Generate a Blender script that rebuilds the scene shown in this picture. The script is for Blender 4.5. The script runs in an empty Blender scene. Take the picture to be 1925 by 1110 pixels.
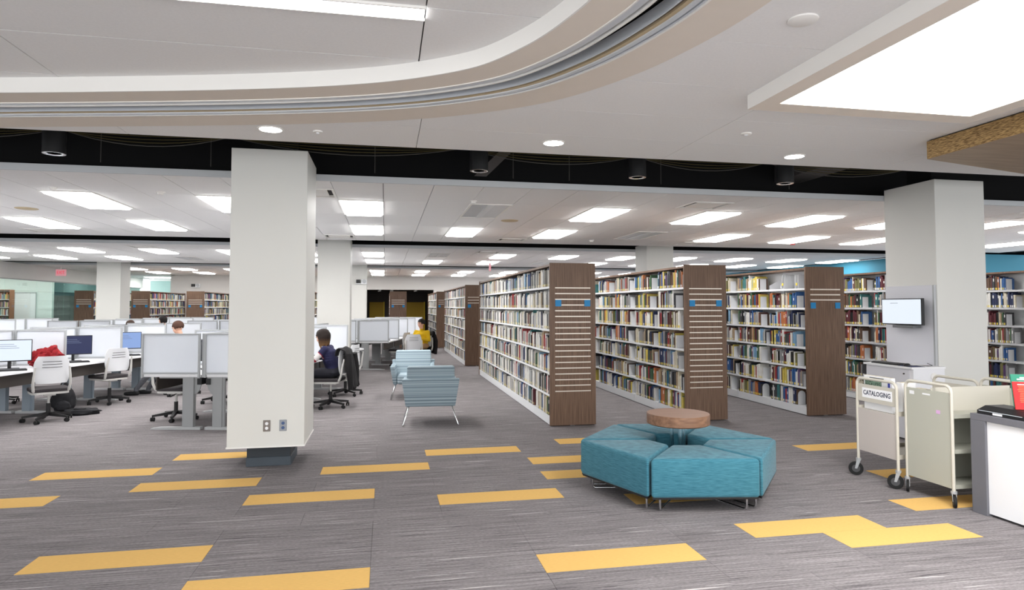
import bpy, bmesh, math, random
from mathutils import Vector, Matrix
random.seed(11)
SC = bpy.context.scene
COL = SC.collection
# ---------------------------------------------------------------- camera, world, exposure
CAM_H = 1.65; FPX = 1210.0; IW, IH = 1925.0, 1110.0; PX0, PY0 = 962.5, 529.0
YAW = math.atan(238 / FPX); PIT = math.atan(48 / FPX)
cd = bpy.data.cameras.new('camera'); cam = bpy.data.objects.new('camera', cd); COL.objects.link(cam)
cd.sensor_width = 36.0; cd.lens = FPX / IW * 36.0
cd.shift_y = -(IH / 2 - PY0) / IW
cd.clip_start = 0.05; cd.clip_end = 200
cam.location = (0, 0, CAM_H)
cam.rotation_euler = (math.pi / 2 + PIT, 0, -YAW)
SC.camera = cam
w = bpy.data.worlds.new('world'); SC.world = w; w.use_nodes = True
w.node_tree.nodes['Background'].inputs[0].default_value = (0.965, 0.985, 1.0, 1)
w.node_tree.nodes['Background'].inputs[1].default_value = 3.1
SC.view_settings.view_transform = 'Standard'; SC.view_settings.look = 'None'
SC.view_settings.gamma = 1.0; SC.view_settings.use_curve_mapping = False
SC.view_settings.exposure = 0.0
LAMP = 19.0            # radiance of the ceiling luminaires
# ---------------------------------------------------------------- helpers
def lin(c):
    c /= 255.0
    return c / 12.92 if c <= 0.04045 else ((c + 0.055) / 1.055) ** 2.4
def rgb(r, g, b): return (lin(r), lin(g), lin(b), 1.0)
MATS = {}
def mat(name, col, rough=0.6, metal=0.0, var=0.0, vscale=(8, 8, 8), bump=0.0, bscale=None, spec=0.4, emis=0.0, trans=0.0, alpha=None):
    if name in MATS: return MATS[name]
    m = bpy.data.materials.new(name); m.use_nodes = True; MATS[name] = m
    nt = m.node_tree; b = nt.nodes['Principled BSDF']
    b.inputs['Base Color'].default_value = col
    b.inputs['Roughness'].default_value = rough; b.inputs['Metallic'].default_value = metal
    b.inputs['Specular IOR Level'].default_value = spec
    if emis:
        b.inputs['Base Color'].default_value = tuple(0.12 * c for c in col[:3]) + (1,)
        b.inputs['Emission Color'].default_value = col; b.inputs['Emission Strength'].default_value = emis
    if trans: b.inputs['Transmission Weight'].default_value = trans
    if var or bump:
        tc = nt.nodes.new('ShaderNodeTexCoord'); mp = nt.nodes.new('ShaderNodeMapping')
        mp.inputs['Scale'].default_value = vscale
        nt.links.new(tc.outputs['Object'], mp.inputs['Vector'])
        nz = nt.nodes.new('ShaderNodeTexNoise'); nz.inputs['Scale'].default_value = 1.0; nz.inputs['Detail'].default_value = 4
        nt.links.new(mp.outputs[0], nz.inputs['Vector'])
        if var:
            rp = nt.nodes.new('ShaderNodeValToRGB')
            rp.color_ramp.elements[0].position = 0.3; rp.color_ramp.elements[1].position = 0.7
            rp.color_ramp.elements[0].color = tuple(max(0, c * (1 - var)) for c in col[:3]) + (1,)
            rp.color_ramp.elements[1].color = tuple(min(1, c * (1 + var)) for c in col[:3]) + (1,)
            nt.links.new(nz.outputs['Fac'], rp.inputs[0]); nt.links.new(rp.outputs[0], b.inputs['Base Color'])
        if bump:
            bp = nt.nodes.new('ShaderNodeBump'); bp.inputs['Strength'].default_value = bump; bp.inputs['Distance'].default_value = 0.01
            nt.links.new(nz.outputs['Fac'], bp.inputs['Height']); nt.links.new(bp.outputs[0], b.inputs['Normal'])
    return m
def emit(name, col, strength):
    if name in MATS: return MATS[name]
    m = bpy.data.materials.new(name); m.use_nodes = True; MATS[name] = m
    nt = m.node_tree; nt.nodes.remove(nt.nodes['Principled BSDF'])
    e = nt.nodes.new('ShaderNodeEmission'); e.inputs[0].default_value = col; e.inputs[1].default_value = strength
    nt.links.new(e.outputs[0], nt.nodes['Material Output'].inputs[0])
    return m
class MB:
    """collects shapes, then links them as one mesh object"""
    def __init__(s): s.v = []; s.f = []; s.m = []
    def add(s, vs, fs, mi=0):
        o = len(s.v); s.v += [tuple(p) for p in vs]
        s.f += [tuple(i + o for i in f) for f in fs]; s.m += [mi] * len(fs); return s
    def box(s, x0, x1, y0, y1, z0, z1, mi=0):
        return s.add([(x0, y0, z0), (x1, y0, z0), (x1, y1, z0), (x0, y1, z0), (x0, y0, z1), (x1, y0, z1), (x1, y1, z1), (x0, y1, z1)],
              [(0, 3, 2, 1), (4, 5, 6, 7), (0, 1, 5, 4), (1, 2, 6, 5), (2, 3, 7, 6), (3, 0, 4, 7)], mi)
    def rbox(s, x0, x1, y0, y1, z0, z1, r, mi=0, n=3):
        """box with vertical edges rounded"""
        P = []
        for cx, cy, a0 in ((x1 - r, y1 - r, 0), (x0 + r, y1 - r, 90), (x0 + r, y0 + r, 180), (x1 - r, y0 + r, 270)):
            for k in range(n + 1):
                a = math.radians(a0 + 90 * k / n); P.append((cx + r * math.cos(a), cy + r * math.sin(a)))
        return s.prism(P, z0, z1, mi)
    def prism(s, P, z0, z1, mi=0, M=None):
        n = len(P); vs = [(x, y, z0) for x, y in P] + [(x, y, z1) for x, y in P]
        if M: vs = [tuple(M @ Vector(v)) for v in vs]
        fs = [tuple(range(n - 1, -1, -1)), tuple(range(n, 2 * n))] + [(i, (i + 1) % n, n + (i + 1) % n, n + i) for i in range(n)]
        return s.add(vs, fs, mi)
    def cyl(s, p0, p1, r0, r1=None, n=12, mi=0, caps=True):
        r1 = r0 if r1 is None else r1
        p0, p1 = Vector(p0), Vector(p1); d = (p1 - p0).normalized()
        a = d.orthogonal().normalized(); b = d.cross(a)
        vs = []
        for p, r in ((p0, r0), (p1, r1)):
            for k in range(n):
                t = 2 * math.pi * k / n; vs.append(p + a * r * math.cos(t) + b * r * math.sin(t))
        fs = [(k, (k + 1) % n, n + (k + 1) % n, n + k) for k in range(n)]
        if caps: fs += [tuple(range(n - 1, -1, -1)), tuple(range(n, 2 * n))]
        return s.add(vs, fs, mi)
    def tube(s, pts, r, n=8, mi=0, closed=False):
        pts = [Vector(p) for p in pts]; N = len(pts); vs = []; up = None
        rr = r if isinstance(r, (list, tuple)) else [r] * N
        for i, p in enumerate(pts):
            d = (pts[min(i + 1, N - 1)] - pts[max(i - 1, 0)]) if not closed else (pts[(i + 1) % N] - pts[i - 1])
            d.normalize()
            if up is None: up = d.orthogonal().normalized()
            up = (up - d * up.dot(d)); up = up.normalized() if up.length > 1e-6 else d.orthogonal().normalized()
            b = d.cross(up)
            for k in range(n):
                t = 2 * math.pi * k / n; vs.append(p + up * rr[i] * math.cos(t) + b * rr[i] * math.sin(t))
        fs = []
        for i in range(N if closed else N - 1):
            j = (i + 1) % N
            fs += [(i * n + k, i * n + (k + 1) % n, j * n + (k + 1) % n, j * n + k) for k in range(n)]
        if not closed: fs += [tuple(range(n - 1, -1, -1)), tuple(range((N - 1) * n, N * n))]
        return s.add(vs, fs, mi)
    def lathe(s, prof, n=24, c=(0, 0, 0), mi=0):
        vs = []; R = len(prof)
        for r, z in prof:
            for k in range(n):
                t = 2 * math.pi * k / n; vs.append((c[0] + r * math.cos(t), c[1] + r * math.sin(t), c[2] + z))
        fs = [(i * n + k, i * n + (k + 1) % n, (i + 1) * n + (k + 1) % n, (i + 1) * n + k) for i in range(R - 1) for k in range(n)]
        fs += [tuple(range(n - 1, -1, -1)), tuple(range((R - 1) * n, R * n))]
        return s.add(vs, fs, mi)
    def xf(s, M):
        s.v = [tuple(M @ Vector(p)) for p in s.v]; return s
    def mesh(s, name, mats, smooth=False):
        me = bpy.data.meshes.new(name); me.from_pydata(s.v, [], s.f)
        for m in (mats if isinstance(mats, (list, tuple)) else [mats]): me.materials.append(m)
        if any(s.m): me.polygons.foreach_set('material_index', s.m)
        if smooth:
            me.polygons.foreach_set('use_smooth', [True] * len(s.f))
            me.set_sharp_from_angle(angle=math.radians(40))
        me.update(); return me
    def build(s, name, mats, parent=None, smooth=False, loc=(0, 0, 0), rz=0.0, bevel=0.0, bseg=2):
        o = bpy.data.objects.new(name, s.mesh(name, mats, smooth)); COL.objects.link(o)
        o.location = loc; o.rotation_euler = (0, 0, rz)
        if parent: o.parent = parent
        if bevel:
            b = o.modifiers.new('bevel', 'BEVEL'); b.width = bevel; b.segments = bseg; b.limit_method = 'ANGLE'
        return o
def inst(name, me, parent=None, loc=(0, 0, 0), rz=0.0, scale=None):
    o = bpy.data.objects.new(name, me); COL.objects.link(o); o.location = loc; o.rotation_euler = (0, 0, rz)
    if parent: o.parent = parent
    if scale: o.scale = scale
    return o
def tag(o, label, cat, group=None, kind=None):
    o['label'] = label
    if cat: o['category'] = cat
    if group: o['group'] = group
    if kind: o['kind'] = kind
    return o
def struct(o, label=None):
    o['kind'] = 'structure'
    if label: o['label'] = label
    return o
def thing(name, label, cat, loc=(0, 0, 0), rz=0.0, group=None):
    o = bpy.data.objects.new(name, None); COL.objects.link(o); o.empty_display_size = 0.1
    o.location = loc; o.rotation_euler = (0, 0, rz)
    return tag(o, label, cat, group)
def copy_tree(o, loc, rz, label=None, group=None):
    def rec(src, par):
        c = src.copy(); COL.objects.link(c); c.parent = par
        for ch in src.children: rec(ch, c)
        return c
    r = rec(o, None); r.location = loc; r.rotation_euler = (0, 0, rz)
    if label: r['label'] = label
    if group: r['group'] = group
    return r
# pixel of the photograph -> direction, for placing things on the plane they touch
_R = Vector((math.cos(YAW), -math.sin(YAW), 0)); _Fh = Vector((math.sin(YAW), math.cos(YAW), 0))
_F = _Fh * math.cos(PIT) + Vector((0, 0, math.sin(PIT))); _U = _R.cross(_F)
def on_plane(u, v, z):
    d = _F + _R * ((u - PX0) / FPX) - _U * ((v - PY0) / FPX)
    k = (z - CAM_H) / d.z; return (d.x * k, d.y * k, z)
def project(p):
    d = Vector(p) - Vector((0, 0, CAM_H)); z = d.dot(_F)
    return PX0 + FPX * d.dot(_R) / z, PY0 - FPX * d.dot(_U) / z, z
# ---------------------------------------------------------------- materials
M_white = mat('white_paint', rgb(236, 234, 230), 0.65)
M_wallw = mat('wall_paint', rgb(208, 205, 202), 0.8, var=0.02, vscale=(1, 1, 1))
M_col = mat('column_paint', rgb(216, 215, 210), 0.55, var=0.012, vscale=(2, 2, 1))
M_ceil = mat('ceiling_panel', rgb(236, 235, 234), 0.9, var=0.02, vscale=(60, 60, 60))
M_gyp = mat('warm_gypsum', rgb(226, 216, 204), 0.85, var=0.01)
M_fascia = mat('metal_fascia', rgb(196, 199, 202), 0.45)
M_black = mat('plenum_black', rgb(10, 10, 12), 0.9)
M_alu = mat('aluminium', rgb(218, 223, 229), 0.35, 0.25)
M_alu2 = mat('grey_alu_frame', rgb(172, 174, 176), 0.45, 0.2)
M_dkmetal = mat('dark_metal', rgb(58, 57, 57), 0.5, 0.3)
M_chrome = mat('chrome', rgb(225, 226, 228), 0.12, 1.0)
M_blackpl = mat('black_plastic', rgb(26, 26, 28), 0.5)
M_greyleg = mat('grey_desk_leg', rgb(158, 160, 161), 0.5)
M_tan = mat('tan_strip', rgb(190, 172, 140), 0.6)
M_brown = mat('brown_track', rgb(110, 102, 98), 0.5)
M_blue = mat('blue_sign', rgb(18, 128, 186), 0.5)
M_steelw = mat('white_steel', rgb(226, 227, 229), 0.45)
M_strip = mat('satin_strip', rgb(214, 204, 192), 0.35, 0.3)
M_cream = mat('cart_cream', rgb(202, 197, 185), 0.45)
M_laminw = mat('white_laminate', rgb(238, 238, 240), 0.35)
M_rubber = mat('rubber', rgb(20, 20, 21), 0.7)
M_plinth = mat('slate_plinth', rgb(66, 74, 82), 0.5, var=0.06)
M_deskgrey = mat('desk_slate', rgb(108, 108, 114), 0.5, var=0.03)
M_bluewall = mat('blue_wall', rgb(50, 122, 146), 0.7)
def wood(name, c1, c2, axis='Z', sc=60):
    m = bpy.data.materials.new(name); m.use_nodes = True; nt = m.node_tree; b = nt.nodes['Principled BSDF']
    b.inputs['Roughness'].default_value = 0.45; b.inputs['Specular IOR Level'].default_value = 0.3
    tc = nt.nodes.new('ShaderNodeTexCoord'); mp = nt.nodes.new('ShaderNodeMapping')
    s = [sc, sc, sc]; s['XYZ'.index(axis)] = sc * 0.03
    mp.inputs['Scale'].default_value = s; nt.links.new(tc.outputs['Object'], mp.inputs[0])
    nz = nt.nodes.new('ShaderNodeTexNoise'); nz.inputs['Detail'].default_value = 5; nz.inputs['Scale'].default_value = 1
    nt.links.new(mp.outputs[0], nz.inputs[0])
    rp = nt.nodes.new('ShaderNodeValToRGB'); e = rp.color_ramp.elements
    e[0].position = 0.32; e[0].color = c1; e[1].position = 0.68; e[1].color = c2
    nt.links.new(nz.outputs['Fac'], rp.inputs[0]); nt.links.new(rp.outputs[0], b.inputs['Base Color'])
    return m
M_walnut = wood('walnut_laminate', rgb(92, 70, 56), rgb(122, 97, 79), 'Z', 90)
M_walnut_h = wood('walnut_top', rgb(104, 74, 56), rgb(140, 104, 80), 'X', 30)
M_straw = wood('straw_edge', rgb(92, 66, 36), rgb(196, 162, 108), 'Y', 150)
M_straw.node_tree.nodes['Mapping'].inputs['Scale'].default_value = (150, 26, 170)
M_soffit = wood('soffit_wood', rgb(134, 112, 88), rgb(160, 136, 108), 'X', 70)
def carpet():
    m = bpy.data.materials.new('carpet_grey'); m.use_nodes = True; nt = m.node_tree; b = nt.nodes['Principled BSDF']
    b.inputs['Roughness'].default_value = 0.95; b.inputs['Specular IOR Level'].default_value = 0.1
    N = nt.nodes.new; L = nt.links.new
    g = N('ShaderNodeNewGeometry'); oi = N('ShaderNodeObjectInfo')
    def noise(scale, detail, lo, hi):
        mp = N('ShaderNodeMapping'); mp.inputs['Scale'].default_value = scale; L(g.outputs['Position'], mp.inputs[0])
        nz = N('ShaderNodeTexNoise'); nz.inputs['Scale'].default_value = 1; nz.inputs['Detail'].default_value = detail
        L(mp.outputs[0], nz.inputs[0])
        r = N('ShaderNodeMapRange'); r.inputs['From Min'].default_value = lo; r.inputs['From Max'].default_value = hi
        L(nz.outputs['Fac'], r.inputs['Value']); return r.outputs[0]
    base = N('ShaderNodeMix'); base.data_type = 'RGBA'
    base.inputs[6].default_value = rgb(104, 99, 101); base.inputs[7].default_value = rgb(150, 145, 146)
    L(noise((1.6, 90, 1), 5, 0.32, 0.68), base.inputs[0])
    fine = N('ShaderNodeMix'); fine.data_type = 'RGBA'; fine.blend_type = 'OVERLAY'; fine.inputs[0].default_value = 0.35
    L(base.outputs[2], fine.inputs[6]); fn = noise((40, 260, 1), 2, 0.25, 0.75); L(fn, fine.inputs[7])
    dark = N('ShaderNodeMix'); dark.data_type = 'RGBA'; dark.inputs[7].default_value = rgb(70, 67, 71)
    L(noise((2.6, 75, 3), 3, 0.62, 0.70), dark.inputs[0]); L(fine.outputs[2], dark.inputs[6])
    lite = N('ShaderNodeMix'); lite.data_type = 'RGBA'; lite.inputs[7].default_value = rgb(205, 200, 198)
    L(noise((1.3, 48, 7), 2, 0.685, 0.715), lite.inputs[0]); L(dark.outputs[2], lite.inputs[6])
    tone = N('ShaderNodeMapRange'); tone.inputs['To Min'].default_value = 0.94; tone.inputs['To Max'].default_value = 1.05
    L(oi.outputs['Random'], tone.inputs['Value'])
    hs = N('ShaderNodeHueSaturation'); L(tone.outputs[0], hs.inputs['Value']); L(lite.outputs[2], hs.inputs['Color'])
    L(hs.outputs[0], b.inputs['Base Color'])
    return m
M_carpet = carpet()
M_yellow = mat('carpet_yellow', rgb(222, 180, 108), 0.95, var=0.06, vscale=(30, 200, 30), spec=0.1)
# ================================================================ FLOOR
ROW0, RP, UX0, UX = 3.94, 0.30, -0.08, 0.5375
fl = bpy.data.objects.new('floor', None); COL.objects.link(fl)
struct(fl, 'grey striated carpet plank floor with scattered yellow planks')
NR0, NR1 = -4, 13
PLANK_Y0, PLANK_Y1 = ROW0 + NR0 * RP, ROW0 + NR1 * RP
# slab below the planks, and the carpet beyond where planks can no longer be told apart
MB().box(-20, 20, -3, 33, -0.06, -0.006).build('floor_slab', M_carpet, fl)
XA, XB = UX0 - 12 * UX, UX0 + 16 * UX
b = MB()
b.box(-20, 20, PLANK_Y1, 33, -0.006, 0.0); b.box(-20, 20, -3, PLANK_Y0, -0.006, 0.0)
b.box(-20, XA - UX, PLANK_Y0, PLANK_Y1, -0.006, 0.0); b.box(XB + UX, 20, PLANK_Y0, PLANK_Y1, -0.006, 0.0)
b.build('carpet_field', M_carpet, fl)
YEL = {(-4, 2), (-2, 0), (2, 0), (5, 1), (6, 0), (-2, 6), (-4, 8), (-6, 10), (-7, 7), (1, 5), (-1, 9), (-4, 12), (1, 11),
       (3, 9), (3, 7), (4, 12), (9, 9), (9, 5), (8, 2), (4, 4)}
me_full = MB().box(0.001, 2 * UX - 0.001, 0.001, RP - 0.001, -0.006, 0.0).mesh('carpet_plank', M_carpet)
me_half = MB().box(0.001, UX - 0.001, 0.001, RP - 0.001, -0.006, 0.0).mesh('carpet_half_plank', M_carpet)
me_yel = MB().box(0.001, 2 * UX - 0.001, 0.001, RP - 0.001, -0.006, 0.0006).mesh('yellow_plank', M_yellow)
for r in range(NR0, NR1):
    taken = {}
    for (i, rr) in YEL:
        if rr == r: taken[i] = 1; taken[i + 1] = 2
    i = -13 + (r * 7 % 2)
    while i < 17:
        y = ROW0 + r * RP; x = UX0 + i * UX
        if taken.get(i) == 1:
            inst('yellow_carpet_plank', me_yel, fl, (x, y, 0)); i += 2
        elif taken.get(i + 1) == 1:
            inst('carpet_plank', me_half, fl, (x, y, 0)); i += 1
        else:
            if x > -2.0 - 0.62 * max(y, 0) - 1.2 and x < 1.35 * y + 2.2:
                inst('carpet_plank', me_full, fl, (x, y, 0))
            else:
                inst('carpet_plank', me_full, fl, (x, y, 0))
            i += 2
# ================================================================ CEILINGS
H = 3.13; TP = 0.613; TX0 = -0.65     # panel module
SLOTS = [(6.0, 7.78), (14.7, 16.4), (23.5, 25.1)]
BAYS = [(7.78, 14.7), (16.4, 23.5), (25.1, 32.4)]
XL, XR = -17.0, 17.0
lightcells = {}                        # bay -> set of (col,row)
me_lens = {}
def luminaire(x, y, w_, l_, label, group):
    t = thing('ceiling_light', label, 'ceiling light', (x, y, H), 0, group)
    key = (round(w_, 3), round(l_, 3))
    if key not in me_lens:
        f = MB(); g = 0.018
        f.box(0, w_, 0, g, -0.012, 0.05); f.box(0, w_, l_ - g, l_, -0.012, 0.05); f.box(0, g, g, l_ - g, -0.012, 0.05); f.box(w_ - g, w_, g, l_ - g, -0.012, 0.05)
        d = MB(); z1, z0 = 0.0, -0.035; a, c = g, 0.04
        d.add([(a, a, z1), (w_ - a, a, z1), (w_ - a, l_ - a, z1), (a, l_ - a, z1), (c, c, z0), (w_ - c, c, z0), (w_ - c, l_ - c, z0), (c, l_ - c, z0)],
              [(7, 6, 5, 4), (0, 4, 5, 1), (1, 5, 6, 2), (2, 6, 7, 3), (3, 7, 4, 0)])
        me_lens[key] = (f.mesh('light_frame', M_white), d.mesh('light_diffuser', emit('lamp_diffuser', (1, 0.985, 0.97, 1), LAMP)))
    inst('frame', me_lens[key][0], t); inst('diffuser', me_lens[key][1], t)
    return t
def vent_or_unlit_panel(x, y, w_, l_, label, group, unlit=False):
    t = thing('vent_or_unlit_light', label, 'air vent', (x, y, H), 0, group)
    f = MB().box(0, w_, 0, 0.03, -0.01, 0.02).box(0, w_, l_ - 0.03, l_, -0.01, 0.02).box(0, 0.03, 0.03, l_ - 0.03, -0.01, 0.02).box(w_ - 0.03, w_, 0.03, l_ - 0.03, -0.01, 0.02)
    f.build('frame', M_white, t)
    if unlit:  # this variant is a switched-off light panel, not a vent
        MB().box(0.03, w_ - 0.03, 0.03, l_ - 0.03, -0.004, 0.004).build('lens', mat('unlit_lens', rgb(190, 193, 196), 0.3), t)
        MB().box(w_ * 0.42, w_ * 0.58, 0.04, l_ - 0.04, -0.014, -0.004).build('basket', mat('unlit_basket', rgb(206, 208, 210), 0.3), t)
        return t
    MB().box(0.02, w_ - 0.02, 0.02, l_ - 0.02, 0.05, 0.06).build('duct_cover', M_dkmetal, t)
    MB().box(0.09, w_ - 0.09, 0.09, l_ - 0.09, -0.006, 0.004).build('face_plate', M_white, t)
BAYNAME = ['over the nearest desks and bookstacks', 'in the middle ceiling bay behind the white columns', 'in the farthest ceiling bay by the back wall']
UNDER = ['the glass room side', 'the outermost desks', 'the farthest-left desks', 'the desks left of the jacket', 'the red jacket row spine', 'the red jacket chairs', 'the desks by the outlet column', 'the seated woman', 'the lounge chairs', 'the pale-book stack', 'the stack behind the ottomans', 'the three-strip stack', 'the stack beside the kiosk', 'the stack under the blue wall', 'the aisle past the blue-wall stack', 'the right-hand end', 'the far right end']
for bi, (ya, yb) in enumerate(BAYS):
    cl = bpy.data.objects.new('ceiling', None); COL.objects.link(cl)
    struct(cl, 'white suspended panel ceiling ' + BAYNAME[bi])
    rows = [ya, ya + 1.34, ya + 2.74, ya + 4.09, ya + 5.51, yb]
    c0, c1 = int((XL - TX0) // TP), int((XR - TX0) // TP)
    if bi == 0: c0, c1 = -15, 28
    if bi == 1: c0, c1 = -22, 25
    cells = {}
    for k in range(-12, 14):
        c = 3 * k
        if c < c0 or c >= c1: continue
        for r in (1, 3):
            skip = {0: {(3, 1), (15, 3), (15, 1) if False else (99, 99), (12 + 3, 99)}, 1: set(), 2: set()}[bi]
            if bi == 0 and (c, r) in {(3, 1), (9, 3)}: cells[(c, r)] = 'D'
            elif bi == 1 and (c, r) in {(3, 1), (9, 3), (-9, 3)}: cells[(c, r)] = 'D'
            else: cells[(c, r)] = 'L'
    vents = {0: {(-1, 0), (-1, 4), (8, 0), (5, 4), (-10, 4), (12, 4), (17, 0)}, 1: {(-9, 0), (5, 0), (-6, 4), (3, 4)}, 2: {(-5, 0), (4, 0)}}[bi]
    memo = {}
    def panel_mesh(w_, l_):
        k = (round(w_, 3), round(l_, 3))
        if k not in memo:
            memo[k] = MB().box(0.004, w_ - 0.004, 0.002, l_ - 0.002, 0.0, 0.02).mesh('ceiling_panel', M_ceil)
        return memo[k]
    MB().box(TX0 + c0 * TP - 0.5, TX0 + c1 * TP + 0.5, ya + 0.03, yb, 0.02, 0.05).build('ceiling_backing', mat('joint_shadow', rgb(58, 56, 55), 0.9), cl, loc=(0, 0, H))
    for c in range(c0, c1):
        x = TX0 + c * TP
        if bi == 2:     # far bay: only the long joints can be told apart
            for r in range(5):
                if cells.get((c, r)) == 'L':
                    (luminaire(x, rows[r], TP, rows[r + 1] - rows[r], 'recessed ceiling light panel ' + BAYNAME[bi], 'lights in the farthest ceiling bay') if not -12.7 < x < -11.5 else inst('ceiling_panel', panel_mesh(TP, rows[r + 1] - rows[r]), cl, (x, rows[r], H)))  # panels past the glass are unseen, added to brighten that room
            segs = [(0, 1), (2, 3), (4, 5)] if (c, 1) in cells else [(0, 5)]
            for a, e in segs: inst('ceiling_panel', panel_mesh(TP, rows[e] - rows[a]), cl, (x, rows[a], H))
            continue
        for r in range(5):
            l_ = rows[r + 1] - rows[r]
            k = cells.get((c, r))
            if k == 'L':
                luminaire(x, rows[r], TP, l_, 'recessed light panel %s %s, %s row, %s bay' % (['above', 'well beyond'][bi], UNDER[max(0, min(len(UNDER) - 1, (c + 21) // 3))], 'front' if r == 1 else 'rear', ['nearest', 'middle'][bi]), ['lights in the nearest ceiling bay', 'lights in the middle ceiling bay'][bi])
            elif k == 'D':
                vent_or_unlit_panel(x, rows[r], TP, l_, 'unlit grey ceiling light panel %s, %s bay' % (UNDER[max(0, min(len(UNDER) - 1, (c + 21) // 3))], ['nearest', 'middle'][bi]), ['unlit panels in the nearest bay', 'unlit panels in the middle bay'][bi], True)
            elif (c, r) in vents:
                v0 = rows[r] + (0.55 if r == 0 else 0.35)
                vent_or_unlit_panel(x, v0, TP, TP, 'small square supply vent in the ceiling ' + ['over the bookstacks', 'of the middle bay', 'of the farthest bay'][bi], ['small vents in the nearest bay', 'small vents in the middle bay', 'small vents in the far bay'][bi])
                inst('ceiling_panel', panel_mesh(TP, v0 - rows[r]), cl, (x, rows[r], H))
                inst('ceiling_panel', panel_mesh(TP, rows[r + 1] - v0 - TP), cl, (x, v0 + TP, H))
            else:
                inst('ceiling_panel', panel_mesh(TP, l_), cl, (x, rows[r], H))
    struct(MB().box(XL, XR, ya - 0.005, ya + 0.03, H - 0.004, H + 0.07).build('trim_%d' % (bi + 1), M_fascia), 'grey metal fascia along the edge of a ceiling bay')
# black open slots between the ceiling bays
for si, (ya, yb) in enumerate(SLOTS):
    b = MB(); e0, e1 = ya - 0.35, yb + 0.35
    b.box(XL - 1, XR + 1, e0, e1, 4.05, 4.1); b.box(XL - 1, XR + 1, e0 - 0.03, e0, H + 0.11, 4.05); b.box(XL - 1, XR + 1, e1, e1 + 0.03, H + 0.06, 4.05)
    b.box(XL - 1, XL - 0.95, e0, e1, H, 4.05); b.box(XR + 0.95, XR + 1, e0, e1, H, 4.05)
    b.box(XL - 1, XR + 1, e0, ya - 0.01, H + 0.11, H + 0.13); b.box(XL - 1, XR + 1, yb + 0.03, e1, H + 0.055, H + 0.065)
    struct(b.build('ceiling', M_black), 'black painted plenum above an open ceiling slot')
# ------------------------------------------------------------- near ceiling with the curved recess
PTS = [(-9.0, 7.05), (-6.0, 6.34), (-4.2, 5.92), (-2.94, 5.61), (-1.92, 5.38), (-0.9, 5.13), (-0.11, 4.88), (0.47, 4.60), (0.95, 4.22), (1.27, 3.70), (1.45, 3.16), (1.52, 2.70), (1.54, 2.0), (1.52, 1.0), (1.48, 0.0), (1.42, -1.2)]
def catmull(P, n=10):
    out = []
    for i in range(len(P) - 1):
        p0, p1, p2, p3 = P[max(i - 1, 0)], P[i], P[i + 1], P[min(i + 2, len(P) - 1)]
        for k in range(n):
            t = k / n
            out.append(tuple(0.5 * (2 * p1[j] + (p2[j] - p0[j]) * t + (2 * p0[j] - 5 * p1[j] + 4 * p2[j] - p3[j]) * t * t + (3 * p1[j] - p0[j] - 3 * p2[j] + p3[j]) * t ** 3) for j in (0, 1)))
    out.append(P[-1]); return out
PATH = catmull(PTS, 8)
def offset(d):
    out = []
    for i, p in enumerate(PATH):
        a, c = PATH[max(i - 1, 0)], PATH[min(i + 1, len(PATH) - 1)]
        dx, dy = c[0] - a[0], c[1] - a[1]; l = math.hypot(dx, dy)
        out.append((p[0] + d * dy / l, p[1] - d * dx / l))
    return out
def sweep(o0, o1, z0, z1):
    """solid strip between two offsets of the curve"""
    A, B = offset(o0), offset(o1); n = len(A); b = MB()
    vs = [(x, y, z0) for x, y in A] + [(x, y, z0) for x, y in B] + [(x, y, z1) for x, y in A] + [(x, y, z1) for x, y in B]
    fs = []
    for i in range(n - 1):
        fs += [(i, n + i, n + i + 1, i + 1), (2 * n + i, 2 * n + i + 1, 3 * n + i + 1, 3 * n + i), (i, i + 1, 2 * n + i + 1, 2 * n + i), (n + i, 3 * n + i, 3 * n + i + 1, n + i + 1)]
    fs += [(0, 2 * n, 3 * n, n), (n - 1, 2 * n - 1, 4 * n - 1, 3 * n - 1)]
    return b.add(vs, fs)
nc = bpy.data.objects.new('ceiling', None); COL.objects.link(nc)
struct(nc, 'near ceiling of large white panels with a curved recess')
ZB = H - 0.003
sweep(-0.30, 0.0, ZB, H + 0.10).build('curved_soffit', M_gyp, nc, smooth=True)
sweep(0.325, 0.54, ZB, H + 0.10).build('curved_soffit', M_gyp, nc, smooth=True)
sweep(0.53, 0.542, ZB - 0.001, H + 0.102).build('recess_edge', M_white, nc, smooth=True)
OUT = offset(-0.15)
def xc(y):
    best = None
    for (x0, y0), (x1, y1) in zip(OUT, OUT[1:]):
        if min(y0, y1) <= y <= max(y0, y1) and y0 != y1:
            t = (y - y0) / (y1 - y0); v = x0 + (x1 - x0) * t
            best = v if best is None else max(best, v)
    return best if best is not None else (OUT[0][0] if y > OUT[0][1] else OUT[-1][0])
def clipped(xa, xb, ya, yb):
    n = 8; b = MB(); any_ = False
    ys = [ya + (yb - ya) * k / n for k in range(n + 1)]; ls = [min(max(xa, xc(y)), xb) for y in ys]
    if max(xb - l for l in ls) < 0.02: return None
    vs = [(l, y, 0) for l, y in zip(ls, ys)] + [(xb, y, 0) for y in ys]
    vs += [(x, y, 0.02) for x, y, _ in vs]; m = n + 1; fs = []
    for i in range(n):
        fs += [(i, i + 1, m + i + 1, m + i), (2 * m + i, 3 * m + i, 3 * m + i + 1, 2 * m + i + 1), (i, 2 * m + i, 2 * m + i + 1, i + 1), (m + i, m + i + 1, 3 * m + i + 1, 3 * m + i)]
    fs += [(0, m, 3 * m, 2 * m), (m - 1, 3 * m - 1, 4 * m - 1, 2 * m - 1)]
    return b.add(vs, fs)
g = 0.0025
DLIGHT = [(-0.95, 5.60), (1.48, 5.58), (3.94, 5.63), (6.4, 5.62)]
YJ = [6.0 - 0.69 * k for k in range(0, 12)]
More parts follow.
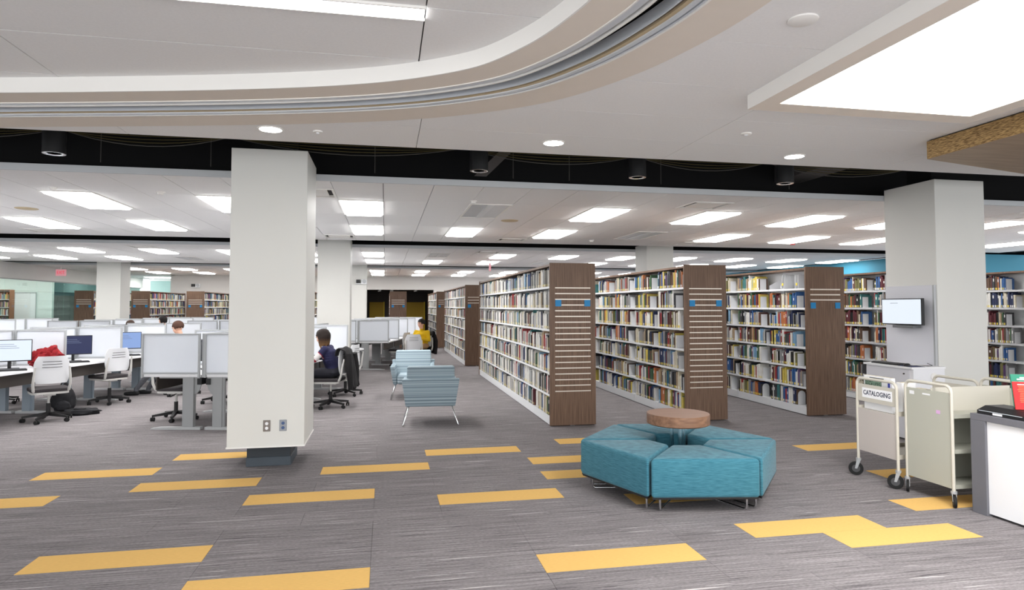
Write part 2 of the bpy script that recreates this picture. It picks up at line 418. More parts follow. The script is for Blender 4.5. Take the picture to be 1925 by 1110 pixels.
for k in range(len(YJ) - 1):
    yb, ya = YJ[k], YJ[k + 1]
    for j in range(-3, 7):
        xa = 0.27 + 2.44 * j; xb = xa + 2.44
        m_ = clipped(xa + g, xb - g, ya + g, yb - g)
        if m_: m_.build('ceiling_panel', M_ceil, nc, loc=(0, 0, H))
b = MB()
for y0, y1, x0 in [(YJ[k + 1], YJ[k], 0) for k in range(len(YJ) - 1)]:
    bb = clipped(-7.2, 17, y0, y1)
    if bb: b.add([(x, y, z + H + 0.02) for x, y, z in bb.v], bb.f)
b.build('ceiling_backing', mat('joint_shadow', rgb(58, 56, 55), 0.9), nc)
# raised ceiling inside the curve
UJY = [4.85 + 0.74, 4.85, 4.11, 3.37, 2.63, 1.89, 1.15, 0.41, -0.33, -1.1]
for k in range(len(UJY) - 1):
    for j in range(-4, 1):
        xa = 0.20 + 2.42 * j; xb = xa + 2.42
        if xa > 1.4: continue
        xb2 = min(xb, 1.25)
        MB().box(xa + 0.004, xb2 - 0.004, UJY[k + 1] + 0.004, UJY[k] - 0.004, H + 0.102, H + 0.115).build('raised_panel', M_ceil, nc)
MB().box(-9.5, 1.3, -1.2, 5.6, H + 0.115, H + 0.13).build('ceiling_backing', mat('joint_shadow', rgb(58, 56, 55), 0.9), nc)
# sliding-partition track set in the curved soffit
tr = thing('partition_track', 'curved aluminium sliding partition track recessed in the ceiling', 'track')
for nm, o0, o1, z0, z1, mm in [
    ('track_flange', 0.327, 0.318, ZB - 0.006, H + 0.03, M_white), ('track_flange', 0.318, 0.268, ZB, H + 0.03, M_alu),
    ('track_light_seal', 0.335, -0.01, H + 0.088, H + 0.100, M_black), ('track_rail', 0.250, 0.236, ZB - 0.006, H + 0.06, M_white), ('track_channel', 0.268, 0.250, H + 0.055, H + 0.06, M_black),  # black strip over the rails is added to seal out stray light
    ('track_channel', 0.236, 0.128, H + 0.075, H + 0.085, mat('track_dark', rgb(60, 57, 54), 0.5)), ('track_rail', 0.205, 0.190, H + 0.03, H + 0.075, M_dkmetal),
    ('track_rail', 0.128, 0.120, ZB - 0.004, H + 0.06, M_alu), ('track_rail', 0.120, 0.088, H + 0.012, H + 0.04, M_brown),
    ('track_rail', 0.088, 0.062, ZB, H + 0.04, M_tan), ('track_rail', 0.062, 0.032, ZB - 0.008, H + 0.04, M_alu),
    ('track_channel', 0.032, 0.014, H + 0.03, H + 0.04, M_black), ('track_flange', 0.014, 0.0, ZB - 0.003, H + 0.03, M_alu), ('track_flange', 0.0, -0.012, ZB - 0.007, H + 0.03, M_white)]:
    sweep(o0, o1, z0, z1).build(nm, mm, tr, smooth=True)
# ceiling lights of the near ceiling
DLN = ['above the outlet column', 'over the carpet before the ottomans', 'near the light box corner', 'over the service desk end']
for i, (x, y) in enumerate(DLIGHT):
    t = thing('downlight', 'round recessed downlight %s, at the edge of the black slot' % DLN[i], 'ceiling light', (x, y, H), 0, 'round downlights along the ceiling slot')
    MB().lathe([(0.105, 0.012), (0.105, -0.004), (0.09, -0.006), (0.09, 0.01)], 28).build('trim_ring', M_white, t, smooth=True)
    MB().cyl((0, 0, -0.003), (0, 0, -0.001), 0.09, n=28).build('lens', emit('downlight_lens', (1, 0.99, 0.97, 1), 30), t)
def lens(x, y, label, r=0.05):
    t = thing('ceiling_sensor', label, 'sensor', (x, y, H))
    MB().lathe([(r, 0.0), (r, -0.008), (r * 0.9, -0.012), (r * 0.2, -0.014)], 20).build('cover', M_white, t, smooth=True)
    if r < 0.07: MB().lathe([(r * 0.35, -0.0125), (r * 0.3, -0.022), (r * 0.05, -0.026)], 14).build('eye', M_steelw, t, smooth=True)
lens(2.1, 2.91, 'round white ceiling speaker cover between curved track and light box', 0.075)
lens(-0.57, 5.59, 'small round sensor beside a downlight above the left white column', 0.04)
lens(3.01, 4.95, 'small round sprinkler cover below the corner of the light box', 0.045)
t = thing('linear_light', 'long slim linear light strip in the raised curved ceiling', 'ceiling light', (0, 0, H + 0.102))
MB().box(-2.6, 0.19, 3.365, 3.50, -0.012, 0.004).build('diffuser', emit('linear_lens', (1, 1, 1, 1), 16), t)
MB().box(-2.62, 0.2, 3.355, 3.365, -0.014, 0.004).box(-2.62, 0.2, 3.50, 3.51, -0.014, 0.004).build('frame', M_white, t)
# dropped light box with luminous panel
t = thing('light_box', 'large dropped rectangular light box with a glowing white panel', 'ceiling light', (0, 0, H))
zl = -0.10
b = MB(); x0, x1, y0, y1 = 2.48, 4.30, -0.9, 4.05; a0, a1, c0_, c1_ = 2.62, 4.15, -0.75, 3.89
for q in [(x0, a0, y0, y1), (a1, x1, y0, y1), (a0, a1, y0, c0_), (a0, a1, c1_, y1)]: b.box(q[0], q[1], q[2], q[3], zl, 0.0)
b.build('surround', M_gyp, t)
MB().box(x0 - 0.003, x0, y0, y1, zl, 0).box(x1, x1 + 0.003, y0, y1, zl, 0).box(x0, x1, y1, y1 + 0.003, zl, 0).build('side_face', M_white, t)
MB().box(a0, a1, c0_, c1_, zl + 0.008, zl + 0.012).build('luminous_panel', emit('luminous_panel', (1, 0.99, 0.975, 1), 12), t)
# timber soffit over the service desk
t = thing('timber_soffit', 'straw-edged timber soffit hanging over the service desk', 'soffit', (0, 0, H))
P = [(4.69, 0.5), (4.72, 4.86), (6.19, 5.22), (8.2, 5.2), (8.2, 0.5)]
MB().prism(P, -0.165, -0.012).build('slab', [M_straw], t)
MB().prism([(x + (0.004 if x < 5 else 0), y) for x, y in P], -0.168, -0.164).build('underside', M_soffit, t)
MB().prism([(x + 0.02, y - 0.02) for x, y in P], -0.012, 0).build('shadow_gap', M_black, t)
# black cylinder lights, cables and struts inside the first slot
for x, wh in ((-3.15, 'before the red jacket desks'), (0.99, 'beside the diagonal brace'), (2.82, 'in front of the pale-book stack'), (4.70, 'beside the steel beam')):
    t = thing('pendant_downlight', 'black cylinder downlight in the first black slot, ' + wh, 'ceiling light', (x, 6.9, 3.13), 0, 'black cylinder lights in the ceiling slot')
    MB().cyl((0, 0, 0), (0, 0, 0.32), 0.1, n=24).build('housing', mat('cyl_black', rgb(16, 16, 18), 0.5), t, smooth=True)
    MB().lathe([(0.098, 0.0), (0.098, -0.004), (0.08, -0.005), (0.06, 0.0)], 24).build('reflector', M_chrome, t, smooth=True)
    MB().cyl((0, 0, 0.32), (0, 0, 0.92), 0.012, n=6).build('stem', M_black, t)
random.seed(5)
anch = [-5.2, -3.2, -1.6, 0.85, 2.9, 4.6, 6.6]
M_cable = mat('cable_yellow', rgb(78, 70, 36), 0.6); M_cableg = mat('cable_grey', rgb(86, 84, 80), 0.6)
for ai in range(len(anch) - 1):
    for k in range(4):
        x0, x1 = anch[ai], anch[ai + 1]; sag = 0.03 + 0.035 * k
        pts = [(x0 + (x1 - x0) * t / 10, 7.02 + 0.03 * k, 3.40 - 4 * sag * (t / 10) * (1 - t / 10) + 0.008 * k) for t in range(11)]
        tag(MB().tube(pts, 0.0045, 5).build('cable', M_cableg if k == 3 else M_cable), ('grey' if k == 3 else 'yellow') + ' cable sagging across the first black ceiling slot', 'cable', ('grey' if k == 3 else 'yellow') + ' cables in the ceiling slot')
for x in (-3.0, -1.9, -0.13, 1.5, 2.2, 3.4, 5.2):
    tag(MB().cyl((x, 7.55, H + 0.065), (x + 0.0, 7.55, 4.04), 0.003, n=5).build('hanger_wire', M_cableg), 'thin ceiling hanger wire inside the first black slot', 'wire', 'hanger wires in the ceiling slot')
M_strut = mat('slot_strut', rgb(70, 68, 68), 0.7)
tag(MB().add([(1.05, 7.7, 3.24), (1.2, 7.7, 3.24), (1.75, 6.9, 3.75), (1.6, 6.9, 3.75), (1.05, 7.72, 3.24), (1.2, 7.72, 3.24), (1.75, 6.92, 3.75), (1.6, 6.92, 3.75)],
    [(0, 1, 2, 3), (4, 7, 6, 5), (0, 4, 5, 1), (1, 5, 6, 2), (2, 6, 7, 3), (3, 7, 4, 0)]).build('brace_strut', M_strut), 'grey diagonal brace behind a cylinder light in the ceiling slot', 'brace')
tag(MB().box(5.35, 5.75, 6.0, 8.1, 3.40, 3.44).box(5.35, 5.40, 6.0, 8.1, 3.44, 3.7).box(5.7, 5.75, 6.0, 8.1, 3.44, 3.7).build('roof_beam', M_strut), 'grey steel beam crossing the ceiling slot beside the right column', 'beam')
# ================================================================ COLUMNS
def column(cx, y0, label, w_=0.745, d_=0.84, detailed=False, zb=0.227):
    t = thing('column', label, 'column', (cx, y0 + d_ / 2, 0))
    hw, hd = w_ / 2, d_ / 2
    MB().box(-hw, hw, -hd, hd, zb, 3.27).build('cladding', M_col, t, bevel=0.004, bseg=1)
    MB().box(-hw - 0.006, hw + 0.006, -hd - 0.006, hd + 0.006, zb, zb + 0.014).build('bottom_trim', M_white, t)
    MB().box(-0.215, 0.215, -0.235, 0.235, 0.09, zb + 0.01).build('neck', mat('neck', rgb(46, 52, 58), 0.5), t)
    MB().box(-0.222, 0.222, -0.245, 0.245, 0.0, 0.095).build('plinth', M_plinth, t, bevel=0.004, bseg=1)
    MB().box(-0.2, 0.2, -0.2, 0.2, 3.27, 4.05).build('core', M_black, t)
    if detailed:
        for ox, gm in ((0.008, mat('outlet_bronze', rgb(128, 120, 114), 0.4, 0.4)), (0.165, mat('outlet_steel', rgb(150, 154, 160), 0.4, 0.4))):
            o = MB().box(ox - 0.035, ox + 0.035, -hd - 0.007, -hd - 0.0005, 0.388, 0.502).build('outlet', gm, t, bevel=0.003, bseg=1)
            for z in (0.422, 0.468):
                s = MB()
                s.lathe([(0.016, 0.0), (0.016, 0.003), (0.013, 0.004)], 16)
                s.xf(Matrix.Translation((ox, -hd - 0.007, z)) @ Matrix.Rotation(math.pi / 2, 4, 'X'))
                s.build('socket', M_laminw if ox < 0.1 else mat('jack_blue', rgb(70, 90, 130), 0.5), o)
    return t
column(-1.175, 6.92, 'white square column floating above a slate plinth, with two wall outlets', detailed=True)
column(7.19, 6.92, 'white square column carrying the catalogue computer kiosk')
column(-1.19, 15.62, 'white square column behind the seated dark-haired woman', d_=0.76)
column(6.99, 15.62, 'white square column rising behind the bookstacks', d_=0.76)
column(-9.2, 24.0, 'white square column among the far desks by the glass room')
column(-1.05, 24.0, 'white square column beside the dark opening in the back wall')
# ================================================================ WALLS
YW = 32.4
wl = bpy.data.objects.new('wall_back', None); COL.objects.link(wl); struct(wl, 'white back wall with a wide dark opening')
MB().box(-9.8, -0.91, YW, YW + 0.2, 0, H).box(2.37, 17, YW, YW + 0.2, 0, H).box(-0.91, 2.37, YW, YW + 0.2, 2.49, H).build('wall_surface', M_wallw, wl)
MB().box(-9.8, 17, YW - 0.02, YW, 0, 0.1).build('skirting', M_dkmetal, wl)
# room seen through the opening
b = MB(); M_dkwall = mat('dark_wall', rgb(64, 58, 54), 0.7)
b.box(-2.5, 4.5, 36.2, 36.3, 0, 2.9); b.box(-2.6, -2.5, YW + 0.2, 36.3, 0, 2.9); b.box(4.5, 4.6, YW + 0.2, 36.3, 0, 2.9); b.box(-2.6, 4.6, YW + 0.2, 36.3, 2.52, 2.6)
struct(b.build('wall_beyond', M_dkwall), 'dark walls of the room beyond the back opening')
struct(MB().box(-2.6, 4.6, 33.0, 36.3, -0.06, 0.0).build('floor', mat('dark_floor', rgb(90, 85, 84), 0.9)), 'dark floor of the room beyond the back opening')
M_mustard = mat('mustard', rgb(176, 142, 30), 0.6)
for x0, x1 in ((-0.85, -0.1), (1.15, 2.1)):
    t = thing('mustard_panel', 'mustard yellow wall panel inside the dark back opening', 'wall panel', ((x0 + x1) / 2, 36.0, 0), 0, 'mustard panels in the back opening')
    wd = (x1 - x0) / 2
    MB().box(-wd, wd, 0, 0.15, 0, 1.9).build('panel', M_mustard, t)
    MB().box(wd, wd + 0.06, -0.1, 0.15, 0, 1.92).build('lit_edge', mat('mustard_lit', rgb(214, 182, 44), 0.6), t)  # lighter copy of the mustard: the lit side is put into the colour
for x in (-0.3, 0.3, 1.5):
    t = thing('track_spot', 'small white track spotlight inside the dark back opening', 'spotlight', (x, 33.2, 2.52), 0, 'spotlights in the back opening')
    MB().cyl((0, 0, 0), (0, 0, -0.05), 0.02, n=8).build('stem', M_white, t)
    MB().cyl((-0.06, -0.05, -0.08), (0.08, 0.03, -0.05), 0.035, n=10).build('head', M_white, t)
# left: glass-fronted room with bulkhead
struct(MB().box(-12.4, -12.2, 14, 36.0, 2.6, H).build('wall_bulkhead', M_wallw), 'cream bulkhead above the glass partition')
gl = bpy.data.objects.new('wall_glass', None); COL.objects.link(gl); struct(gl, 'frameless greenish glass partition of the room at the left')
mg = bpy.data.materials.new('green_glass'); mg.use_nodes = True; nt = mg.node_tree
for n_ in list(nt.nodes):
    if n_.type == 'BSDF_PRINCIPLED': nt.nodes.remove(n_)
tb = nt.nodes.new('ShaderNodeBsdfTransparent'); tb.inputs[0].default_value = (0.90, 0.965, 0.945, 1)
gb = nt.nodes.new('ShaderNodeBsdfGlossy'); gb.inputs['Roughness'].default_value = 0.02; gb.inputs[0].default_value = (0.9, 1, 0.97, 1)
mx = nt.nodes.new('ShaderNodeMixShader'); mx.inputs[0].default_value = 0.10
nt.links.new(tb.outputs[0], mx.inputs[1]); nt.links.new(gb.outputs[0], mx.inputs[2]); nt.links.new(mx.outputs[0], nt.nodes['Material Output'].inputs[0])
y = 14.0
while y < 35.9:
    MB().box(-12.306, -12.294, y + 0.004, y + 1.996, 0.02, 2.6).build('glass_pane', mg, gl); y += 2.0
MB().box(-12.33, -12.27, 14, 36, 2.57, 2.6).build('head_channel', M_alu2, gl)
MB().box(-12.33, -12.27, 14, 36, 0, 0.03).build('floor_channel', M_alu2, gl)
M_teal = mat('pale_teal', rgb(178, 208, 204), 0.8); M_dteal = mat('dark_teal', rgb(58, 92, 98), 0.8)
MB_ = MB().box(-16.2, -16.1, 10, 34.0, 0, H).box(-16.2, -12.4, 36.0, 36.2, 0, H); struct(MB_.build('wall_left', mat('pale_wall', rgb(222, 230, 226), 0.8)), 'pale wall inside the glass room')
struct(MB().box(-20, -13.16, 29.0, 29.15, 0, H).build('wall_partition', mat('pale_wall', rgb(222, 230, 226), 0.8)), 'pale partition wall inside the glass room')
struct(MB().box(-16.2, -12.4, 34.0, 34.15, 0, H).build('wall_teal', M_dteal), 'dark teal wall deep inside the glass room')
t = thing('white_door', 'plain white door in the pale wall of the glass room', 'door', (-14.1, 28.97, 0), -math.pi / 2)
MB().box(-0.04, 0.0, -0.37, 0.37, 0.02, 2.2).build('leaf', M_laminw, t); MB().box(-0.0, 0.02, -0.39, 0.39, 2.2, 2.22).box(0, 0.02, -0.39, -0.37, 0.02, 2.2).box(0, 0.02, 0.37, 0.39, 0.02, 2.2).build('door_frame', M_alu2, t)
t = thing('dark_cabinet', 'tall dark cabinet behind the greenish glass', 'cabinet', (-14.6, 33.0, 0))
MB().box(-0.5, 0.5, -0.3, 0.3, 0, 2.15).build('carcass', mat('cab_dark', rgb(70, 70, 66), 0.6), t)
for sx in (-0.25, 0.25): MB().box(sx - 0.235, sx + 0.235, -0.32, -0.3, 0.08, 2.1).build('door', mat('cab_door', rgb(58, 60, 58), 0.6), t)
# far pale room left of the back wall
struct(MB().box(-13, -9.6, 39.5, 39.7, 0, H).box(-9.8, -9.6, YW + 0.2, 39.6, 0, H).build('wall_far', M_teal), 'pale teal far wall beyond the back wall')
struct(MB().box(-13, -9.6, 33, 40, -0.06, 0).build('floor', mat('far_floor', rgb(120, 115, 115), 0.9)), 'grey floor of the pale room beyond')
struct(MB().box(-16.3, -9.6, YW, 40, H - 0.03, H + 0.05).build('ceiling', M_ceil), 'white ceiling of the pale room beyond')
luminaire(-11.6, 34.2, TP * 2, 1.3, 'recessed ceiling light panel in the pale teal room beyond', 'lights of the pale room')
struct(MB().box(-10.55, -9.85, 39.44, 39.5, 0, 2.1).build('door_1', mat('door_dark', rgb(92, 88, 84), 0.6)), 'dark door in the pale teal far wall')
struct(MB().box(-20, 20, -1.6, 40, 4.2, 4.25).build('light_block_slab', M_black), 'added dark slab above the ceilings, keeping outside light off')  # unseen slab, added to stop light entering from above the ceilings
# right: blue walls
struct(MB().box(15.0, 15.2, 15.2, 33, 0, H).build('wall_right', M_bluewall), 'bright blue side wall behind the bookstacks')
struct(MB().box(15.0, 19.5, 15.2, 15.4, 0, H).build('wall_blue', M_bluewall), 'bright blue wall seen right of the kiosk column')
struct(MB().box(-20, -16.2, 9.8, 10.0, 0, H).build('wall_side', M_wallw), 'white end wall of the glass room')
# exit sign
t = thing('exit_sign', 'glowing red exit sign hanging from the ceiling near the glass room', 'sign', (-11.7, 26.37, 2.78))
MB().box(-0.17, 0.17, -0.02, 0.02, 0, 0.24).build('housing', mat('sign_pink', rgb(244, 170, 178), 0.5, emis=0.6), t)
MB().cyl((0, 0, 0.24), (0, 0, 0.35), 0.012, n=8).build('stem', M_white, t)
def text(s, size, name, mm, parent, loc, rot, ext=0.001, align='CENTER', sx=1.0, bold=0.0):
    c = bpy.data.curves.new('t', 'FONT'); c.body = s; c.offset = bold; c.size = size; c.extrude = ext; c.align_x = align; c.align_y = 'CENTER'; c.resolution_u = 2
    o = bpy.data.objects.new('t', c); COL.objects.link(o)
    dg = bpy.context.evaluated_depsgraph_get(); me = bpy.data.meshes.new_from_object(o.evaluated_get(dg))
    bpy.data.objects.remove(o); me.materials.clear(); me.materials.append(mm)
    n = bpy.data.objects.new(name, me); COL.objects.link(n); n.location = loc; n.rotation_euler = rot; n.scale = (sx, 1, 1)
    if parent: n.parent = parent
    return n
text('EXIT', 0.17, 'lettering', mat('sign_red', rgb(226, 40, 70), 0.5, emis=1.0), t, (0, -0.022, 0.12), (math.pi / 2, 0, 0), sx=0.75)
for u, v, lb, r_, m_ in ((958, 415, 'round beige ceiling speaker between two light panels over the bookstacks', 0.15, M_tan), (50, 392, 'round beige ceiling speaker above the red jacket desks', 0.15, M_tan), (302, 361, 'white smoke detector above the red jacket desks', 0.06, M_white), (100, 352, 'small white sprinkler cover at the bay edge over the desks', 0.05, M_white), (890, 378, 'small white sprinkler cover at the bay edge over the bookstacks', 0.05, M_white), (157, 519, 'small white dome camera near the glass room', 0.1, M_white), (1112, 452, 'round smoke detector over the pale-book stack', 0.06, M_white), (1490, 458, 'red and white fire strobe on the ceiling over the three-strip stack', 0.09, mat('strobe_pink', rgb(196, 90, 90), 0.5))):
    q = on_plane(u, v, H if u != 157 else H - 0.03); t = thing('ceiling_device', lb, 'ceiling device', q)
    MB().lathe([(r_, 0.0), (r_, -0.006), (r_ * 0.92, -0.010)], 24).build('plate', m_ if r_ > 0.12 else M_white, t, smooth=True)
    MB().lathe([(r_ * 0.7, -0.008), (r_ * 0.6, -0.012 if r_ > 0.12 else -0.035), (r_ * 0.1, -0.013 if r_ > 0.12 else -0.04)], 20).build('grille', m_, t, smooth=True)
q = on_plane(921, 489, H); t = thing('exit_sign', 'red exit sign seen edge-on beyond the pale-book stack', 'sign', (q[0], q[1], 2.78), math.radians(80))
MB().box(-0.17, 0.17, -0.03, 0.03, 0, 0.24).build('housing', mat('sign_pink', rgb(244, 170, 178), 0.5, emis=0.6), t)
MB().cyl((0, 0, 0.24), (0, 0, 0.35), 0.012, n=8).build('stem', M_white, t)
text('EXIT', 0.17, 'lettering', mat('sign_red', rgb(226, 40, 70), 0.5, emis=1.0), t, (0, -0.032, 0.12), (math.pi / 2, 0, 0), sx=0.75)
# ================================================================ BOOKSTACKS AND BOOKS
LEVELS = [0.13, 0.425, 0.73, 1.03, 1.33, 1.63, 1.93]
SW, SH = 0.66, 2.26
PAL = {'white': (222, 220, 214), 'cream': (206, 196, 172), 'grey': (140, 140, 142), 'charcoal': (62, 62, 66), 'black': (28, 28, 30), 'navy': (36, 46, 86), 'blue': (44, 92, 158),
       'sky blue': (110, 158, 196), 'teal': (50, 116, 116), 'green': (62, 98, 66), 'olive': (120, 116, 66), 'yellow': (216, 190, 74), 'orange': (200, 110, 56), 'red': (172, 46, 48),
       'maroon': (96, 34, 42), 'brown': (98, 70, 52), 'tan': (168, 142, 108), 'purple': (92, 62, 110), 'pink': (206, 140, 148)}
PAL = {k: tuple(int(0.8 * c + 0.2 * (sum(v) / 3)) for c in v) for k, v in PAL.items()}
BM = {k: mat('book_' + k.replace(' ', '_'), rgb(*v), 0.55, var=0.10, vscale=(14, 14, 14)) for k, v in PAL.items()}
BK = list(PAL)
W_MIX = {'pale': dict(white=40, cream=8, grey=16, charcoal=9, black=11, navy=4, blue=2, teal=2, green=2, yellow=1, red=3, maroon=2, brown=2, tan=3, **{'sky blue': 3}),
         'mixed': dict(white=20, cream=10, grey=12, charcoal=8, black=10, navy=8, blue=7, teal=4, green=5, yellow=6, orange=3, red=5, maroon=6, brown=6, tan=6, olive=3, purple=2, **{'sky blue': 3}),
         'dark': dict(white=8, cream=7, grey=9, charcoal=10, black=10, navy=7, blue=5, teal=4, green=6, yellow=3, orange=4, red=6, maroon=12, brown=10, tan=7, olive=4, purple=3)}
M_pages = mat('pages', rgb(224, 214, 190), 0.8)
M_tagw = mat('call_label_white', rgb(232, 230, 226), 0.6); M_tagy = mat('call_label_yellow', rgb(228, 206, 84), 0.6)
ALLBOOKS = []   # (stackkey, ordinal shelf from top, colour, x spine, y0, z0, t, d, h, facing, tilt, label yellow)
def end_panel(t, y, nstrips, facing=-1, name='end_panel'):
    p = MB().box(-SW / 2, SW / 2, min(y, y + 0.03 * -facing), max(y, y + 0.03 * -facing), 0.012, SH).build(name, M_walnut, t)
    yf = y + 0.001 * facing; hs = 0.0072 if nstrips > 5 else 0.0095
    for k in range(nstrips):
        z = 1.912 - 0.0795 * k
        a = 0.255 if k != 3 else 0.165
        MB().box(-a, a, min(yf, yf + 0.006 * facing), max(yf, yf + 0.006 * facing), z - hs, z + hs).build('trim_strip', M_strip, p)
    zs = 1.70 if nstrips > 5 else 1.668
    for sx in (-0.21, 0.21):
        MB().box(sx - 0.042, sx + 0.042, min(yf, yf + 0.008 * facing), max(yf, yf + 0.008 * facing), zs - 0.045, zs + 0.045).build('sign_plate', M_blue, p)
    return p
me_cache = {}
def stack(key, X0, Y0, L_, nb, label, strips=3, mix='mixed', fill=(0.9, 1.0), side=-1, split=True, seed=0, group=None, back=False):
    """double-faced library stack; side -1 = the face towards -X carries books we can see"""
    rnd = random.Random(seed)
    t = thing('bookstack', label, 'bookshelf', (X0 + SW / 2, Y0, 0), 0, group)
    end_panel(t, 0.0, strips)
    MB().box(-SW / 2, SW / 2, L_ - 0.03, L_, 0.012, SH).build('end_panel', M_walnut, t)
    MB().box(-SW / 2 + 0.012, SW / 2 - 0.012, 0.03, L_ - 0.03, SH - 0.045, SH - 0.015).build('canopy_top', M_walnut, t)
    MB().box(-0.012, 0.012, 0.03, L_ - 0.03, 0.0, SH - 0.045).build('back_panel', M_steelw, t)
    bw = (L_ - 0.06) / nb; nbv = nb if split else 1; bv = (L_ - 0.06) / nbv
    k = (round(bv, 3), side)
    if k not in me_cache:
        x0, x1 = (-SW / 2 + 0.015, -0.012) if side < 0 else (0.012, SW / 2 - 0.015)
        xo = x0 if side < 0 else x1
        sh = MB().box(x0, x1, 0.003, bv - 0.003, -0.016, 0.0).box(min(xo, xo - 0.004 * side), max(xo, xo - 0.004 * side), 0.003, bv - 0.003, -0.026, 0.004)
        kk = MB().box(min(xo - 0.012 * side, xo), max(xo - 0.012 * side, xo), 0.002, bv - 0.002, 0.012, 0.115)
        me_cache[k] = (sh.mesh('shelf', M_steelw), kk.mesh('kick_plate', M_steelw))
        br = MB(); X = [x0 + 0.03, x0 + 0.03, x1, x1] if side < 0 else [x1 - 0.03, x1 - 0.03, x0, x0]
        br.add([(X[0], 0, 0), (X[1], 0, 0.07), (X[2], 0, 0.20), (X[3], 0, 0), (X[0], 0.003, 0), (X[1], 0.003, 0.07), (X[2], 0.003, 0.20), (X[3], 0.003, 0)],
               [(0, 1, 2, 3), (7, 6, 5, 4), (0, 4, 5, 1), (1, 5, 6, 2), (2, 6, 7, 3), (3, 7, 4, 0)])
        me_cache['br', side] = br.mesh('shelf_bracket', M_steelw)
    shm, kkm = me_cache[k]
    for bi in range(nbv):
        y = 0.03 + bi * bv
        inst('kick_plate', kkm, t, (0, y, 0))
        for z in LEVELS:
            inst('shelf', shm, t, (0, y, z))
            if split: inst('shelf_bracket', me_cache['br', side], t, (0, y + (0.001 if bi else 0.004), z))
    # upright posts
    for bi in range(nb + 1):
        if split: MB().box(-0.03, 0.03, 0.03 + bi * bw - 0.02 if bi else 0.03, 0.03 + bi * bw + (0.02 if bi < nb else 0), 0, SH - 0.045).build('upright', M_steelw, t)
    # the other face gets its shelves too
    oth = MB(); x0, x1 = (0.012, SW / 2 - 0.015) if side < 0 else (-SW / 2 + 0.015, -0.012)
    for z in LEVELS: oth = MB().box(x0, x1, 0.03, L_ - 0.03, z - 0.016, z); oth.build('shelf', M_steelw, t)
    MB().box(*( (x1 - 0.012, x1) if side < 0 else (x0, x0 + 0.012)), 0.032, L_ - 0.032, 0.012, 0.115).build('kick_plate', M_steelw, t)
    # books
    mk, mw = zip(*W_MIX[mix].items())
    xs = X0 + 0.035 if side < 0 else X0 + SW - 0.035
    for bi in range(nb):
        for li, z in enumerate(LEVELS):
            fr = rnd.uniform(*fill)
            # books fill each shelf from the end farther from the front panel
            y_lo, y_hi = Y0 + 0.03 + bi * bw + 0.012, Y0 + 0.03 + (bi + 1) * bw - 0.012
            stop = y_hi - (y_hi - y_lo) * fr; y = y_hi
            if back and rnd.random() < 0.3: y -= rnd.uniform(0.05, 0.2)
            if key == 's3' and bi == 0 and li == 6: continue
            runc, runn = None, 0; hb = rnd.uniform(0.205, 0.245)
            while True:
                th = rnd.choice((0.012, 0.015, 0.018, 0.021, 0.025, 0.03, 0.038)) * rnd.uniform(0.9, 1.15)
                if y - th < stop: break
                if runn <= 0:
                    runc = rnd.choices(mk, mw)[0]; runn = rnd.choice((1, 1, 1, 1, 2, 2, 4))
                runn -= 1
                h = min(0.268, max(0.165, hb + rnd.gauss(0, 0.022))); d = rnd.uniform(0.15, 0.21)
                lean = 0.0
                ALLBOOKS.append((key, 7 - li, runc, xs + rnd.uniform(-0.004, 0.012) * -side * -1, y - th, z, th * 0.97, d, h, side, rnd.random() < (0.55 if mix != 'pale' else 0.4)))
                y -= th
            gap = y - y_lo
            if gap > 0.09 and split and project((xs, y, z))[0] < 1990:
                BOOKENDS.append((key, xs, y - 0.004, z, side, li))
    return t
BOOKENDS = []
NICK = {'s1': 'the stack facing the blue lounge chairs', 's2': 'the stack behind the round wood table', 's3': 'the stack with a three-strip end panel', 's4': 'the stack left of the kiosk column', 's5': 'the stack under the blue wall',
        'r2': 'the stack behind the one facing the lounge chairs'}
Y1 = 8.65
stack('s1', 2.235, Y1, 6.87, 7, 'long walnut-ended bookstack packed with pale books, facing the blue lounge chairs', 19, 'pale', (0.9, 1.0), seed=1)
stack('s2', 4.24, Y1, 6.87, 7, 'walnut-ended bookstack with many metal strips, directly behind the teal ottomans', 19, 'mixed', (0.62, 0.92), seed=2)
stack('s3', 6.25, Y1 + 0.06, 6.87, 7, 'walnut-ended bookstack with only three strips and nearly empty top shelf', 3, 'mixed', (0.72, 0.9), seed=3)
stack('s4', 8.26, Y1 + 0.08, 6.87, 7, 'bookstack of dark books partly hidden behind the kiosk column', 3, 'dark', (0.7, 0.9), seed=4)
stack('s5', 10.30, Y1 + 0.06, 6.87, 7, 'bookstack of dark books under the blue wall right of the kiosk column', 3, 'dark', (0.6, 0.85), seed=5)
stack('r2', 2.18, 17.85, 6.6, 7, 'bookstack standing beyond the cross aisle in line with the lounge-chair stack', 3, 'pale', (0.93, 1.0), split=False, seed=6)
stack('r3', 2.02, 26.0, 5.4, 6, 'farthest bookstack of the row, near the dark back opening', 3, 'pale', (0.93, 1.0), split=False, seed=7)
stack('l0', 0.17, 25.95, 5.4, 6, 'bookstack standing alone in front of the dark back opening', 3, 'pale', (0.93, 1.0), side=-1, split=False, seed=8)
for i, (x, y, lb) in enumerate([(-11.55, 27.1, 'far bookstack next to the glass partition'), (-9.55, 27.0, 'far bookstack just right of the glass-room column'), (-7.7, 27.4, 'far bookstack against the plain white back wall'), (-5.6, 27.3, 'far bookstack hidden behind the outlet column'), (-3.45, 27.0, 'far bookstack with reddish books glimpsed between two white columns')]):
    stack('f%d' % i, x, y, 4.5, 5, lb, 3, 'mixed' if i < 4 else 'dark', (0.88, 1.0), side=1, split=False, seed=20 + i)
